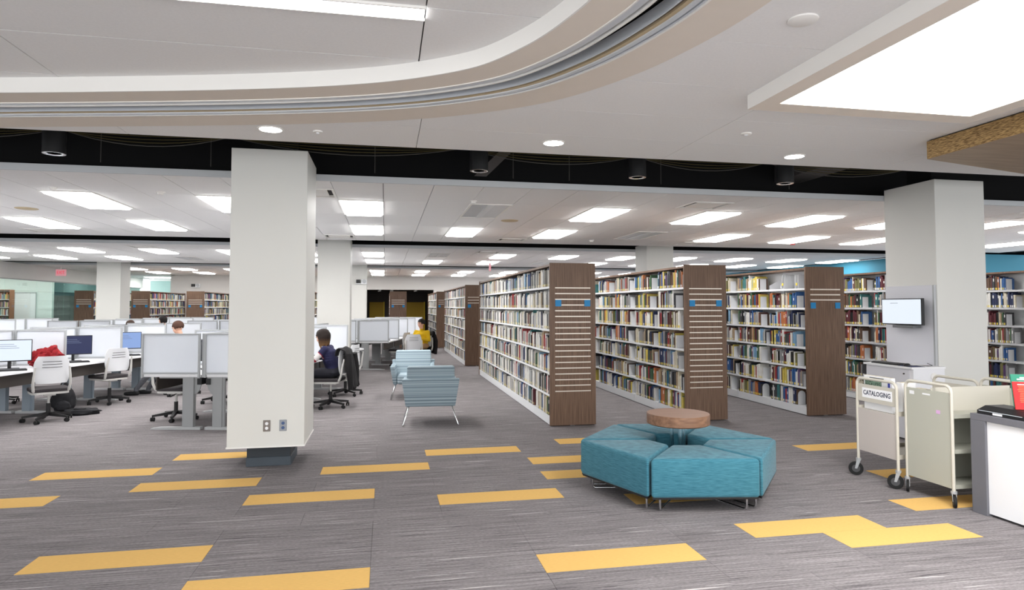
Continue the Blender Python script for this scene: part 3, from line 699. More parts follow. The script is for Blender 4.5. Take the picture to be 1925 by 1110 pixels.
# single bookcase inside the glass room
t = thing('bookcase', 'single wooden bookcase inside the glass room', 'bookshelf', (-14.75, 27.6, 0))
MB().box(-0.8, 0.8, 0.28, 0.3, 0, 2.3).box(-0.8, -0.77, 0, 0.28, 0, 2.3).box(0.77, 0.8, 0, 0.28, 0, 2.3).box(-0.77, 0.77, 0, 0.28, 2.27, 2.3).build('carcass', mat('oak', rgb(142, 92, 66), 0.5), t)
for z in LEVELS: MB().box(-0.77, 0.77, 0.01, 0.28, z - 0.02, z).build('shelf', M_steelw, t)
# ---- choose the 300 books that show largest, the rest is one mass
def visible(bk):
    key, sh_, c_, x, y, z, th, d, h, side, _ = bk
    u, v, dz = project((x, y + th / 2, z + h / 2))
    if not (0 < u < 1925): return 0
    lim = {'s1': (902, 1034), 's2': (1126, 1283), 's3': (1366, 1511), 's4': (1590, 1662), 's5': (1853, 1925), 'r2': (836, 874)}.get(key)
    if lim is None or not (lim[0] < u < lim[1]): return 0
    if key == 's5' and v > 690: return 0
    u0 = project((x, y, z))[0]; u1 = project((x, y + th, z))[0]; v1 = project((x, y, z + h))[1]
    return abs(u1 - u0) * abs(project((x, y, z))[1] - v1)
ranked = sorted(range(len(ALLBOOKS)), key=lambda i: -visible(ALLBOOKS[i]))
ind = set(ranked[:300])
def book_shape(x, y, z, th, d, h, side):
    """cover with spine towards the aisle, page block set back at the top and fore-edge"""
    s = -side; b = MB(); e = 0.0025; r = th * 0.22
    P = [(0, 0 + r), (0, th - r), (s * r, th), (s * d, th), (s * d, 0), (s * r, 0)]
    if s < 0: P = P[::-1]
    b.prism(P, 0, h, 0)
    b.box(min(s * r * 1.5, s * (d - 0.004)), max(s * r * 1.5, s * (d - 0.004)), e, th - e, h - 0.002, h + 0.0005, 1)
    return b
unit_book = {}
ORD = ['top', 'second', 'third', 'fourth', 'fifth', 'sixth', 'bottom']
for i in sorted(ind):
    key, sh_, c_, x, y, z, th, d, h, side, yl = ALLBOOKS[i]
    kt = (round(th / 0.004), round(h / 0.02), side)
    TH, HH = kt[0] * 0.004, kt[1] * 0.02
    if kt not in unit_book:
        b = book_shape(0, 0, 0, TH, 0.18, HH, side)
        lb = MB(); s = -side
        lb.box(min(-s * 0.0008, s * 0.002), max(-s * 0.0008, s * 0.002), TH * 0.24, TH * 0.76, 0.012, 0.045)
        bd = MB().box(min(-s * 0.0006, s * 0.002), max(-s * 0.0006, s * 0.002), TH * 0.235, TH * 0.765, HH * 0.62, HH * 0.82)
        unit_book[kt] = (b.mesh('book', [BM['grey'], M_pages]), lb.mesh('spine_label', M_tagw), bd.mesh('title_band', M_tagw))
    bm_, lm_, dm_ = unit_book[kt]
    o = inst('book', bm_, None, (x, y, z), 0, (1, th / TH, h / HH))
    o.material_slots[0].link = 'OBJECT'; o.material_slots[0].material = BM[c_]
    lab = '%s book on the %s shelf of %s' % (c_, ORD[sh_ - 1], NICK[key])
    tag(o, lab, 'book', lab.replace(' book on', ' books on', 1))
    l = inst('spine_label', lm_, o)
    if yl: l.material_slots[0].link = 'OBJECT'; l.material_slots[0].material = M_tagy
    if i % 3 == 0 and c_ not in ('white', 'cream'): inst('title_band', dm_, o)
rest = MB(); midx = {k: j for j, k in enumerate(BK)}
for i in range(len(ALLBOOKS)):
    if i in ind: continue
    key, sh_, c_, x, y, z, th, d, h, side, yl = ALLBOOKS[i]
    s = -side; xe = x + s * d
    rest.box(min(x, xe), max(x, xe), y, y + th, z, z + h, midx[c_])
    near = y < 26 and key in ('s1', 's2', 's3', 's4', 's5', 'r2')
    xf_ = x - s * 0.001
    q = [(xf_, y + th * 0.2, z + 0.012), (xf_, y + th * 0.8, z + 0.012), (xf_, y + th * 0.8, z + 0.045), (xf_, y + th * 0.2, z + 0.045)]
    if s > 0: q = q[::-1]
    rest.add(q, [(0, 1, 2, 3)], len(BK) + (1 if yl else 0))
rnd = random.Random(77)
for z in LEVELS[1:]:
    x = -15.5
    while x < -14.05:
        th = rnd.uniform(0.02, 0.045); rest.box(x, x + th, 27.64, 27.84, z, z + rnd.uniform(0.18, 0.25), rnd.randrange(len(BK))); x += th
tag(rest.build('book_rows', [BM[k] for k in BK] + [M_tagw, M_tagy]), 'tightly packed rows of library books filling the bookstacks', 'books', kind='stuff')
# bookends
be = MB().box(0, 0.115, 0, 0.002, 0, 0.19).box(0, 0.115, 0, 0.10, 0, 0.0015).mesh('bookend', M_steelw)
arch = MB(); P = [(0, 0), (0.13, 0), (0.13, 0.15)] + [(0.065 + 0.065 * math.cos(math.radians(a)), 0.15 + 0.065 * math.sin(math.radians(a))) for a in range(20, 180, 20)] + [(0, 0.15)]
arch.prism(P, 0, 0.002, 0, Matrix(((1, 0, 0, 0), (0, 0, -1, 0), (0, 1, 0, 0), (0, 0, 0, 1))))
arch.box(0, 0.13, 0, 0.10, 0, 0.0015)
be2 = arch.mesh('bookend', M_steelw)
n = 0
for key, x, y, z, side, li in BOOKENDS:
    low = li == 0
    u, v, dz = project((x, y, z + 0.1))
    lim = {'s1': (902, 1034), 's2': (1120, 1283), 's3': (1362, 1511), 's4': (1586, 1664), 's5': (1850, 1925)}.get(key)
    if not lim or not (lim[0] < u < lim[1]) or dz > 13.5: continue
    o = inst('bookend', be2 if low else be, None, (x + (0.01 if side < 0 else -0.125), y - 0.003, z + 0.001))
    lab = ('white arch-topped bookend on the %s shelf of ' if low else 'white steel bookend on the %s shelf of ') % ORD[6 - li] + NICK[key]
    tag(o, lab, 'bookend', 'bookends: ' + lab)
# pale boxes left on the emptied top shelf of the three-strip stack
for dy, tilt, lb in ((0.22, 0.0, 'upright white magazine box on the emptied top shelf'), (0.60, 0.25, 'white magazine box leaning on the emptied top shelf')):
    t = thing('magazine_box', lb, 'box', (6.30, 8.74 + dy, 1.931))
    R = Matrix.Rotation(tilt, 4, 'X')
    MB().box(0, 0.2, 0, 0.006, 0.0, 0.22).box(0, 0.2, 0.074, 0.08, 0.0, 0.22).box(0.194, 0.2, 0.006, 0.074, 0, 0.22).box(0, 0.2, 0, 0.08, 0, 0.004).xf(R).build('case', M_steelw, t)
    MB().box(-0.002, 0.0, 0.02, 0.06, 0.05, 0.09).xf(R).build('label_holder', M_tagy, t)
# ================================================================ TEAL OTTOMAN RING AND TABLE
def fabric(name, c1, c2, scale=(6, 6, 160), bump=0.25):
    m = bpy.data.materials.new(name); m.use_nodes = True; nt = m.node_tree; b = nt.nodes['Principled BSDF']
    b.inputs['Roughness'].default_value = 0.9; b.inputs['Specular IOR Level'].default_value = 0.15
    b.inputs['Sheen Weight'].default_value = 0.15
    tc = nt.nodes.new('ShaderNodeTexCoord'); mp = nt.nodes.new('ShaderNodeMapping'); mp.inputs['Scale'].default_value = scale
    nz = nt.nodes.new('ShaderNodeTexNoise'); nz.inputs['Scale'].default_value = 1; nz.inputs['Detail'].default_value = 4
    nt.links.new(tc.outputs['Object'], mp.inputs[0]); nt.links.new(mp.outputs[0], nz.inputs[0])
    rp = nt.nodes.new('ShaderNodeValToRGB'); e = rp.color_ramp.elements; e[0].position = 0.3; e[1].position = 0.7; e[0].color = c1; e[1].color = c2
    nt.links.new(nz.outputs['Fac'], rp.inputs[0]); nt.links.new(rp.outputs[0], b.inputs['Base Color'])
    bp = nt.nodes.new('ShaderNodeBump'); bp.inputs['Strength'].default_value = bump; bp.inputs['Distance'].default_value = 0.004
    nt.links.new(nz.outputs['Fac'], bp.inputs['Height']); nt.links.new(bp.outputs[0], b.inputs['Normal'])
    return m
M_tealf = fabric('teal_upholstery', rgb(44, 98, 116), rgb(74, 130, 146), (14, 14, 220))
OC = (2.66, 5.58); OR_ = 0.90; OA0 = -70.0
def wedge(a0, label):
    """one sixth of the hexagon: outer edge between a0 and a0+60, inner hollow of radius ~0.26"""
    am = math.radians(a0 + 30)
    t = thing('wedge_ottoman', label, 'ottoman', (OC[0], OC[1], 0), 0, None)
    g_ = 0.006
    def pt(a, r):
        a = math.radians(a); x, y = r * math.cos(a), r * math.sin(a); return (x + g_ * math.cos(am) * 1.2, y + g_ * math.sin(am) * 1.2)
    def inset(a, r, s):   # keep a narrow gap to the neighbour
        x, y = pt(a, r); q = math.radians(a + 90 * s); return (x + g_ * math.cos(q), y + g_ * math.sin(q))
    P = [inset(a0, 0.27, 1), inset(a0, OR_, 1), inset(a0 + 60, OR_, -1), inset(a0 + 60, 0.27, -1)]
    cu = MB().prism(P, 0.118, 0.432).build('cushion', M_tealf, t, smooth=False, bevel=0.028, bseg=4)
    for p in cu.data.polygons: p.use_smooth = True
    MB().prism([(x * 0.96 + 0.04 * OR_ * 0.55 * math.cos(am), y * 0.96 + 0.04 * OR_ * 0.55 * math.sin(am)) for x, y in P], 0.108, 0.124).build('base_board', M_blackpl, t)
    for aa, s in ((a0, 1), (a0 + 60, -1)):
        q = math.radians(aa + 90 * s); off = 0.055
        def lp(r, z): a = math.radians(aa); return (r * math.cos(a) + off * math.cos(q), r * math.sin(a) + off * math.sin(q), z)
        ro, ri = OR_ - 0.10, 0.36
        pts = [lp(ro, 0.115), lp(ro, 0.03), lp(ro - 0.006, 0.016), lp(ro - 0.022, 0.0095), lp(ri + 0.022, 0.0095), lp(ri + 0.006, 0.016), lp(ri, 0.03), lp(ri, 0.115)]
        MB().tube(pts, 0.0095, 10).build('sled_leg', M_chrome, t, smooth=True)
for k, lb in enumerate(['teal wedge ottoman facing the service desk and red book', 'teal wedge ottoman on the side nearest the book carts', 'teal wedge ottoman on the side nearest the bookstacks', 'teal wedge ottoman pointing at the lounge chair stack end',
                        'teal wedge ottoman on the side nearest the outlet column', 'teal wedge ottoman on the open carpet side of the ring']):
    wedge(OA0 + 60 * k, lb)
t = thing('round_table', 'round walnut table drum in the middle of the teal ottomans', 'table', (OC[0], OC[1], 0))
MB().lathe([(0.0, 0.572), (0.272, 0.572), (0.284, 0.580), (0.284, 0.662), (0.281, 0.668)], 56).build('drum', M_walnut_h, t, smooth=True)
MB().lathe([(0.0, 0.668), (0.281, 0.668), (0.281, 0.670), (0.0, 0.671)], 56).build('top', wood('walnut_disc', rgb(126, 92, 72), rgb(144, 106, 84), 'X', 25), t, smooth=True)
MB().lathe([(0.22, 0.0), (0.22, 0.012), (0.03, 0.018), (0.03, 0.02)], 32).build('base_plate', M_dkmetal, t, smooth=True)
for a in (20, 140, 260):
    x, y = 0.06 * math.cos(math.radians(a)), 0.06 * math.sin(math.radians(a))
    MB().cyl((x, y, 0.012), (x, y, 0.575), 0.02, n=14).build('post', M_chrome, t, smooth=True)
# ================================================================ LOUNGE CHAIRS
def lounge_fabric():
    m = bpy.data.materials.new('blue_stripe_upholstery'); m.use_nodes = True; nt = m.node_tree; b = nt.nodes['Principled BSDF']
    b.inputs['Roughness'].default_value = 0.85; b.inputs['Specular IOR Level'].default_value = 0.2
    tc = nt.nodes.new('ShaderNodeTexCoord'); sep = nt.nodes.new('ShaderNodeSeparateXYZ'); nt.links.new(tc.outputs['Object'], sep.inputs[0])
    nz = nt.nodes.new('ShaderNodeTexNoise'); nz.noise_dimensions = '1D'; nz.inputs['Scale'].default_value = 42; nz.inputs['Detail'].default_value = 3
    ad = nt.nodes.new('ShaderNodeMath'); ad.operation = 'ADD'; nt.links.new(sep.outputs['Z'], ad.inputs[0])
    mu = nt.nodes.new('ShaderNodeMath'); mu.operation = 'MULTIPLY'; mu.inputs[1].default_value = 0.0; nt.links.new(sep.outputs['Y'], mu.inputs[0]); nt.links.new(mu.outputs[0], ad.inputs[1])
    nt.links.new(ad.outputs[0], nz.inputs['W'])
    rp = nt.nodes.new('ShaderNodeValToRGB'); e = rp.color_ramp.elements
    e[0].position = 0.34; e[0].color = rgb(116, 132, 142); e[1].position = 0.52; e[1].color = rgb(148, 165, 174)
    x = rp.color_ramp.elements.new(0.70); x.color = rgb(172, 187, 194)
    nt.links.new(nz.outputs['Fac'], rp.inputs[0]); nt.links.new(rp.outputs[0], b.inputs['Base Color'])
    return m
M_lounge = lounge_fabric()
def lounge(loc, rz, label):
    """faces local +Y; rear towards -Y"""
    t = thing('lounge_chair', label, 'armchair', loc, rz)
    def shell(P, x0, x1, nm, x0t=None, bev=0.03):
        # profile in YZ extruded in X, optionally tapering
        n = len(P); b = MB(); vs = []
        for sx in (x0, x1): vs += [(sx, y, z) for y, z in P]
        fs = [tuple(range(n)), tuple(range(2 * n - 1, n - 1, -1))] + [(i, n + i, n + (i + 1) % n, (i + 1) % n) for i in range(n)]
        b.add(vs, fs); o = b.build(nm, M_lounge, t, bevel=bev, bseg=3)
        for p in o.data.polygons: p.use_smooth = True
        return o
    # lower rear shell, wider at the top than at the bottom
    b = MB(); zs = [(0.255, 0.345, 0.06), (0.655, 0.40, -0.06)]
    vs = []
    for z, hw, yy in zs: vs += [(-hw, yy - 0.04, z), (hw, yy - 0.04, z), (hw, yy + 0.05, z), (-hw, yy + 0.05, z)]
    b.add(vs, [(3, 2, 1, 0), (4, 5, 6, 7), (0, 1, 5, 4), (1, 2, 6, 5), (2, 3, 7, 6), (3, 0, 4, 7)])
    o = b.build('back_shell', M_lounge, t, bevel=0.02, bseg=3)
    for p in o.data.polygons: p.use_smooth = True
    # backrest cushion rising above
    b = MB(); vs = []
    for z, hw, y0, y1 in ((0.36, 0.31, 0.06, 0.22), (0.60, 0.335, -0.03, 0.11), (0.83, 0.325, -0.12, 0.0)):
        vs += [(-hw, y0, z), (hw, y0, z), (hw, y1, z), (-hw, y1, z)]
    fs = [(3, 2, 1, 0), (8, 9, 10, 11)]
    for l in (0, 4): fs += [(l, l + 1, l + 5, l + 4), (l + 1, l + 2, l + 6, l + 5), (l + 2, l + 3, l + 7, l + 6), (l + 3, l, l + 4, l + 7)]
    b.add(vs, fs); o = b.build('backrest', M_lounge, t, bevel=0.03, bseg=4)
    for p in o.data.polygons: p.use_smooth = True
    for s in (-1, 1):   # arms flare outwards
        b = MB(); vs = []
        for z, xo, y0, y1 in ((0.255, 0.335, 0.06, 0.66), (0.60, 0.395, -0.02, 0.74)):
            vs += [(s * (xo - 0.075), y0, z), (s * xo, y0, z), (s * xo, y1, z), (s * (xo - 0.075), y1, z)]
        f_ = [(3, 2, 1, 0), (4, 5, 6, 7), (0, 1, 5, 4), (1, 2, 6, 5), (2, 3, 7, 6), (3, 0, 4, 7)]
        if s < 0: f_ = [q[::-1] for q in f_]
        b.add(vs, f_); o = b.build('arm', M_lounge, t, bevel=0.03, bseg=4)
        for p in o.data.polygons: p.use_smooth = True
    o = MB().box(-0.268, 0.268, 0.14, 0.72, 0.27, 0.43).build('seat', M_lounge, t, bevel=0.04, bseg=4)
    for p in o.data.polygons: p.use_smooth = True
    for s in (-1, 1):
        pts = [(s * 0.30, 0.08, 0.262), (s * 0.315, 0.05, 0.20), (s * 0.375, -0.05, 0.03), (s * 0.38, -0.05, 0.014), (s * 0.38, -0.03, 0.011), (s * 0.375, 0.68, 0.011), (s * 0.373, 0.70, 0.02), (s * 0.32, 0.62, 0.20), (s * 0.30, 0.58, 0.262)]
        MB().tube(pts, 0.011, 10).build('sled_leg', M_chrome, t, smooth=True)
    return t
lounge((0.63, 9.08, 0), math.radians(-3), 'blue striped lounge chair with its back to the teal ottomans')
lounge((0.53, 12.32, 0), math.radians(180 - 4), 'blue striped lounge chair farther down the aisle, facing the other one')
# ================================================================ BOOK CARTS
def caster(parent, x, y, ztop, r, ang):
    c = MB()
    c.cyl((0, 0, ztop - 0.02), (0, 0, ztop), 0.024, n=12)
    c.add([(-0.016, 0.014, r), (-0.016, 0.034, r), (-0.016, 0.018, ztop - 0.02), (-0.016, -0.018, ztop - 0.02), (-0.0125, 0.014, r), (-0.0125, 0.034, r), (-0.0125, 0.018, ztop - 0.02), (-0.0125, -0.018, ztop - 0.02)], [(0, 1, 2, 3), (7, 6, 5, 4), (0, 4, 5, 1), (1, 5, 6, 2), (2, 6, 7, 3), (3, 7, 4, 0)])
    c.add([(x_ + 0.028, y_, z_) for x_, y_, z_ in c.v[-8:]], [(0, 1, 2, 3), (7, 6, 5, 4), (0, 4, 5, 1), (1, 5, 6, 2), (2, 6, 7, 3), (3, 7, 4, 0)])
    o = c.build('caster', M_alu2, parent, smooth=True, loc=(x, y, 0), rz=ang)
    MB().lathe([(r * 0.55, -0.011), (r * 0.97, -0.011), (r, -0.007), (r, 0.007), (r * 0.97, 0.011), (r * 0.55, 0.011)], 24).xf(Matrix.Translation((0, 0.024, r)) @ Matrix.Rotation(math.pi / 2, 4, 'Y')).build('wheel', M_rubber, o, smooth=True)
    MB().cyl((-0.0125, 0.024, r), (0.0125, 0.024, r), r * 0.55, n=16).build('hub', mat('wheel_hub', rgb(70, 70, 72), 0.5), o, smooth=True)
def utube(x, y0, y1, z0, z1, r, rc=0.06):
    pts = [(x, y0, z0), (x, y0, z1 - rc)]
    for a in range(15, 90, 15): pts.append((x, y0 + rc - rc * math.cos(math.radians(a)), z1 - rc + rc * math.sin(math.radians(a))))
    pts += [(x, y0 + rc, z1), (x, y1 - rc, z1)]
    for a in range(15, 90, 15): pts.append((x, y1 - rc + rc * math.sin(math.radians(a)), z1 - rc + rc * math.cos(math.radians(a))))
    pts += [(x, y1, z1 - rc), (x, y1, z0)]
    return MB().tube(pts, r, 12)
# cataloging cart
M_cream2 = mat('cart_greige', rgb(196, 188, 182), 0.45)
CX, CY0, CY1, CX2 = 4.565, 5.10, 5.60, 5.45
t = thing('book_cart', 'slim cream book cart with a CATALOGING sign on its end', 'book cart', ((CX + CX2) / 2, (CY0 + CY1) / 2, 0))
O = Vector(t.location)
def L_(b): b.v = [(x - O.x, y - O.y, z - O.z) for x, y, z in b.v]; return b
for x in (CX, CX2): L_(utube(x, CY0, CY1, 0.165, 0.955, 0.0135)).build('end_frame', M_cream, t, smooth=True)
for x in (CX, CX2):
    p = L_(MB().box(x - 0.004, x + 0.004, CY0 + 0.012, CY1 - 0.012, 0.735, 0.90)).build('sign_panel', M_cream, t)
    L_(MB().box(x - 0.004, x + 0.004, CY0 + 0.012, CY1 - 0.012, 0.255, 0.665)).build('end_panel', M_cream2, t)
    if x == CX:
        s = L_(MB().box(x - 0.006, x - 0.0042, CY0 + 0.05, CY1 - 0.075, 0.775, 0.868)).build('sign', mat('paper', rgb(246, 246, 248), 0.7), p)
text('CATALOGING', 0.062, 'lettering', mat('sign_ink', rgb(44, 52, 74), 0.7), None, (CX - 0.0065, (CY0 + CY1) / 2 - 0.012, 0.822), (math.pi / 2, 0, -math.pi / 2), ext=0.0004, sx=0.86, bold=0.0012)
o = bpy.data.objects['lettering.001'] if 'lettering.001' in bpy.data.objects else bpy.data.objects['lettering']
for ob in bpy.data.objects:
    if ob.name.startswith('lettering') and ob.parent is None: ob.parent = s; ob.location = ob.location - O
for z in (0.27, 0.66):
    L_(MB().box(CX, CX2, CY0 + 0.02, CY1 - 0.02, z - 0.012, z).box(CX, CX2, CY0 + 0.02, CY0 + 0.026, z, z + 0.03).box(CX, CX2, CY1 - 0.026, CY1 - 0.02, z, z + 0.03)).build('shelf', M_cream, t)
for x, y, a in ((CX, CY0, 0.82), (CX, CY1, 0.95), (CX2, CY0, 0.8), (CX2, CY1, 1.2)): caster(t, x - O.x, y - O.y, 0.17, 0.066, a)
def boxbook(name, x0, x1, y0, y1, z0, z1, m_, label, cat, pages=True):
    tt = thing(name, label, cat, ((x0 + x1) / 2, (y0 + y1) / 2, z0))
    hx, hy = (x1 - x0) / 2, (y1 - y0) / 2; h_ = z1 - z0
    MB().box(-hx, hx, -hy, hy, 0, h_).build('cover', m_, tt, bevel=0.003, bseg=1)
    MB().box(-hx + 0.004, hx - 0.001, -hy + 0.004, hy - 0.004, h_ - 0.001, h_ + 0.001).build('page_edge', M_pages, tt)
    return tt
bk = boxbook('oversize_book', 4.60, 4.635, 5.19, 5.55, 0.661, 0.985, M_laminw, 'oversize white book with a green map picture standing in the cataloging cart', 'book')
MB().box(-0.0205, -0.018, -0.05, 0.16, 0.225, 0.288).build('cover_picture', mat('map_print', rgb(112, 136, 118), 0.6, var=0.9, vscale=(60, 90, 90)), bk)
MB().box(-0.0205, -0.018, -0.08, 0.10, 0.303, 0.311).build('cover_title', mat('ink_grey', rgb(96, 96, 96), 0.7), bk)
MB().box(-0.0205, -0.018, -0.155, -0.13, 0.228, 0.275).build('cover_emblem', mat('print_blue', rgb(60, 70, 160), 0.6), bk)
boxbook('box_file', 4.65, 4.80, 5.13, 5.20, 0.661, 0.95, M_laminw, 'plain white box file at the end of the cataloging cart', 'box')
for k, (c_, h_) in enumerate((('tan', 0.2), ('maroon', 0.22), ('grey', 0.19), ('navy', 0.21))):
    boxbook('book', 4.86 + 0.05 * k, 4.895 + 0.05 * k, 5.16, 5.36, 0.661, 0.661 + h_, BM[c_], c_ + ' book standing on the upper shelf of the cataloging cart', 'book')
# plain cream cart
CX, CY0, CY1, CX2 = 4.61, 4.565, 5.045, 5.42
t = thing('book_cart', 'cream sheet-metal book cart with a solid end, beside the service desk', 'book cart', ((CX + CX2) / 2, (CY0 + CY1) / 2, 0)); O = Vector(t.location)
for x in (CX, CX2): L_(utube(x, CY0, CY1, 0.125, 0.99, 0.0135)).build('end_frame', M_cream, t, smooth=True)
M_sheet = mat('cart_sheet', rgb(180, 180, 168), 0.45)
p = L_(MB().box(CX - 0.005, CX + 0.003, CY0 + 0.012, CY1 - 0.012, 0.145, 0.93)).build('end_panel', M_sheet, t)
L_(MB().box(CX - 0.0066, CX - 0.005, CY1 - 0.10, CY1 - 0.05, 0.875, 0.905)).build('number_label', M_laminw, p)
L_(MB().box(CX - 0.0066, CX - 0.005, CY1 - 0.27, CY1 - 0.19, 0.885, 0.898)).build('maker_badge', M_laminw, p)
L_(MB().box(CX - 0.0066, CX - 0.005, CY1 - 0.37, CY1 - 0.33, 0.742, 0.772)).build('sticker', mat('sticker_lilac', rgb(214, 170, 214), 0.6), p)
L_(MB().box(CX2 - 0.003, CX2 + 0.005, CY0 + 0.012, CY1 - 0.012, 0.145, 0.93)).build('end_panel', M_sheet, t)
for z in (0.17, 0.46, 0.75):
    L_(MB().box(CX, CX2, CY0 + 0.015, CY1 - 0.015, z - 0.014, z).box(CX, CX2, CY0 + 0.012, CY0 + 0.017, z - 0.03, z + 0.004)).build('shelf', M_sheet, t)
L_(MB().box(CX, CX2, CY0 + 0.2, CY0 + 0.206, 0.75, 0.955)).build('divider', M_cream, t)
L_(MB().box(CX, CX2, (CY0 + CY1) / 2 - 0.003, (CY0 + CY1) / 2 + 0.003, 0.17, 0.75)).build('divider', M_sheet, t)
for x, y, a in ((CX, CY0, 2.5), (CX, CY1, 2.39), (CX2, CY0, 2.2), (CX2, CY1, 2.3)): caster(t, x - O.x, y - O.y, 0.13, 0.05, a)
# ================================================================ SERVICE DESK
DX, DX2, DY = 4.66, 5.55, 4.445
t = thing('service_desk', 'slate-framed service desk with white side panel', 'desk', (DX + 0.45, 3.4, 0)); O = Vector(t.location)
L_(MB().box(DX, DX2, 2.2, DY, 0.742, 0.79)).build('worktop', M_deskgrey, t, bevel=0.002, bseg=1)
L_(MB().box(DX, DX2, DY - 0.13, DY, 0.0, 0.742)).build('end_leg', M_deskgrey, t, bevel=0.002, bseg=1)
L_(MB().box(DX + 0.022, DX2 - 0.02, 2.2, DY - 0.13, 0.02, 0.742)).build('side_panel', M_laminw, t)
t = thing('document_scanner', 'black document tray with a white label on the service desk', 'scanner', (4.86, 4.22, 0.79))
P = [(-0.16, 0.0), (0.16, 0.0), (0.16, 0.05), (0.10, 0.062), (-0.08, 0.062), (-0.16, 0.03)]
MB().prism([(x, z) for x, z in P], -0.2, 0.2, 0, Matrix(((1, 0, 0, 0), (0, 0, 1, 0), (0, 1, 0, 0), (0, 0, 0, 1)))).build('body', M_blackpl, t, bevel=0.006)
MB().box(-0.163, -0.159, -0.18, 0.18, 0.026, 0.030).build('trim_line', M_alu, t)
MB().box(-0.1625, -0.1605, -0.02, 0.06, 0.006, 0.022).build('white_label', M_laminw, t)
def leaner(name, m_, cx, cy, z0, wd, h_, th, rz, tilt, label, prints):
    tt = thing(name, label, 'book', (cx, cy, z0), rz)
    R = Matrix.Rotation(-tilt, 4, 'X')
    MB().box(-wd / 2, wd / 2, 0, th, 0, h_).xf(R).build('cover', m_, tt)
    MB().box(-wd / 2 + 0.004, wd / 2 - 0.004, 0.002, th - 0.002, h_ - 0.001, h_ + 0.0008).xf(R).build('page_edge', M_pages, tt)
    for nm, x0, x1, za, zb, pm in prints: MB().box(x0, x1, -0.0012, 0.0004, za, zb).xf(R).build(nm, pm, tt)
M_red = mat('cover_red', rgb(222, 30, 34), 0.5); M_rl = mat('print_orange', rgb(240, 110, 72), 0.6); M_gr = mat('cover_teal', rgb(44, 138, 112), 0.5); M_gl = mat('print_mint', rgb(120, 186, 168), 0.6)
M_yel = mat('print_yellow', rgb(236, 200, 60), 0.6)
R_ = random.Random(3)
leaner('red_book', M_red, 4.86, 4.13, 0.856, 0.155, 0.215, 0.012, math.radians(-28), math.radians(14), 'bright red paperback leaning upright on the black tray',
       [('blurb_line', -0.05 + R_.uniform(0, .015), 0.045 - R_.uniform(0, .02), 0.19 - 0.0135 * k, 0.196 - 0.0135 * k, M_laminw if k == 0 else M_rl) for k in range(11)] + [('barcode', 0.02, 0.06, 0.008, 0.022, M_laminw), ('price_tag', 0.062, 0.076, 0.008, 0.02, M_yel)])
leaner('teal_book', M_gr, 4.99, 4.20, 0.856, 0.24, 0.262, 0.016, math.radians(-28), math.radians(14), 'large teal green book standing behind the red paperback',
       [('title_line', -0.06, 0.03, 0.232, 0.24, M_laminw), ('title_line', -0.08, 0.06, 0.216, 0.227, M_laminw), ('blurb_line', -0.07, 0.05, 0.195, 0.206, M_gl), ('blurb_line', -0.09, 0.08, 0.165, 0.175, M_gl), ('blurb_line', -0.02, 0.09, 0.14, 0.15, M_gl), ('picture', 0.02, 0.09, 0.03, 0.085, M_yel)])
# ================================================================ KIOSK ON THE RIGHT COLUMN
t = thing('catalogue_kiosk', 'pale grey catalogue kiosk board and cabinet fixed to the right column', 'kiosk', (6.55, 7.3, 0)); O = Vector(t.location)
M_kiosk = mat('kiosk_grey', rgb(214, 214, 220), 0.5); M_kioskl = mat('kiosk_light', rgb(232, 232, 236), 0.5)
L_(MB().box(6.785, 6.819, 6.955, 7.74, 0.0, 1.925)).build('back_board', M_kiosk, t, bevel=0.003, bseg=1)
L_(MB().box(6.78, 6.819, 6.93, 6.953, 0.0, 1.925)).build('edge_strip', M_alu2, t)
L_(MB().box(6.33, 6.78, 6.80, 7.58, 0.02, 0.885)).build('cabinet', M_kioskl, t)
c = L_(MB().box(6.318, 6.33, 6.86, 7.56, 0.05, 0.87)).build('cabinet_door', M_kiosk, t)
L_(MB().cyl((6.318, 6.93, 0.82), (6.305, 6.93, 0.82), 0.009, n=10)).build('lock', M_dkmetal, c)
L_(MB().box(6.30, 6.785, 6.79, 7.60, 0.885, 0.91)).build('shelf', M_laminw, t)
L_(MB().cyl((6.62, 6.80, 0.79), (6.62, 6.788, 0.79), 0.045, n=24)).build('round_cap', M_white, t, smooth=True)
t = thing('wall_monitor', 'flat black-rimmed screen on the kiosk board', 'monitor', (6.66, 7.32, 1.585))
MB().box(-0.012, 0.03, -0.335, 0.335, -0.172, 0.172).build('bezel', M_blackpl, t, bevel=0.004)
sc_ = MB().box(-0.0135, -0.012, -0.322, 0.322, -0.158, 0.160).build('screen', mat('screen_white', rgb(232, 241, 250), 0.3, emis=0.95), t)
MB().box(-0.0142, -0.0136, 0.05, 0.18, 0.11, 0.115).build('page_text', mat('screen_ink', rgb(140, 150, 160), 0.5), sc_)
MB().box(0.03, 0.118, -0.08, 0.08, -0.06, 0.06).build('wall_mount', M_dkmetal, t)
MB().box(-0.02, 0.10, -0.2, 0.14, -0.21, -0.176).build('cable_tray', mat('tray_grey', rgb(120, 122, 124), 0.4, 0.4), t)
t = thing('keyboard', 'black keyboard on the kiosk shelf', 'keyboard', (6.40, 7.27, 0.91))
kb = MB().box(-0.075, 0.075, -0.22, 0.22, 0.0, 0.018).build('case', M_blackpl, t, bevel=0.004)
for r in range(5): MB().box(-0.062 + 0.026 * r, -0.042 + 0.026 * r, -0.205, 0.205, 0.018, 0.024).build('key_row', mat('keys', rgb(44, 44, 47), 0.6), t)
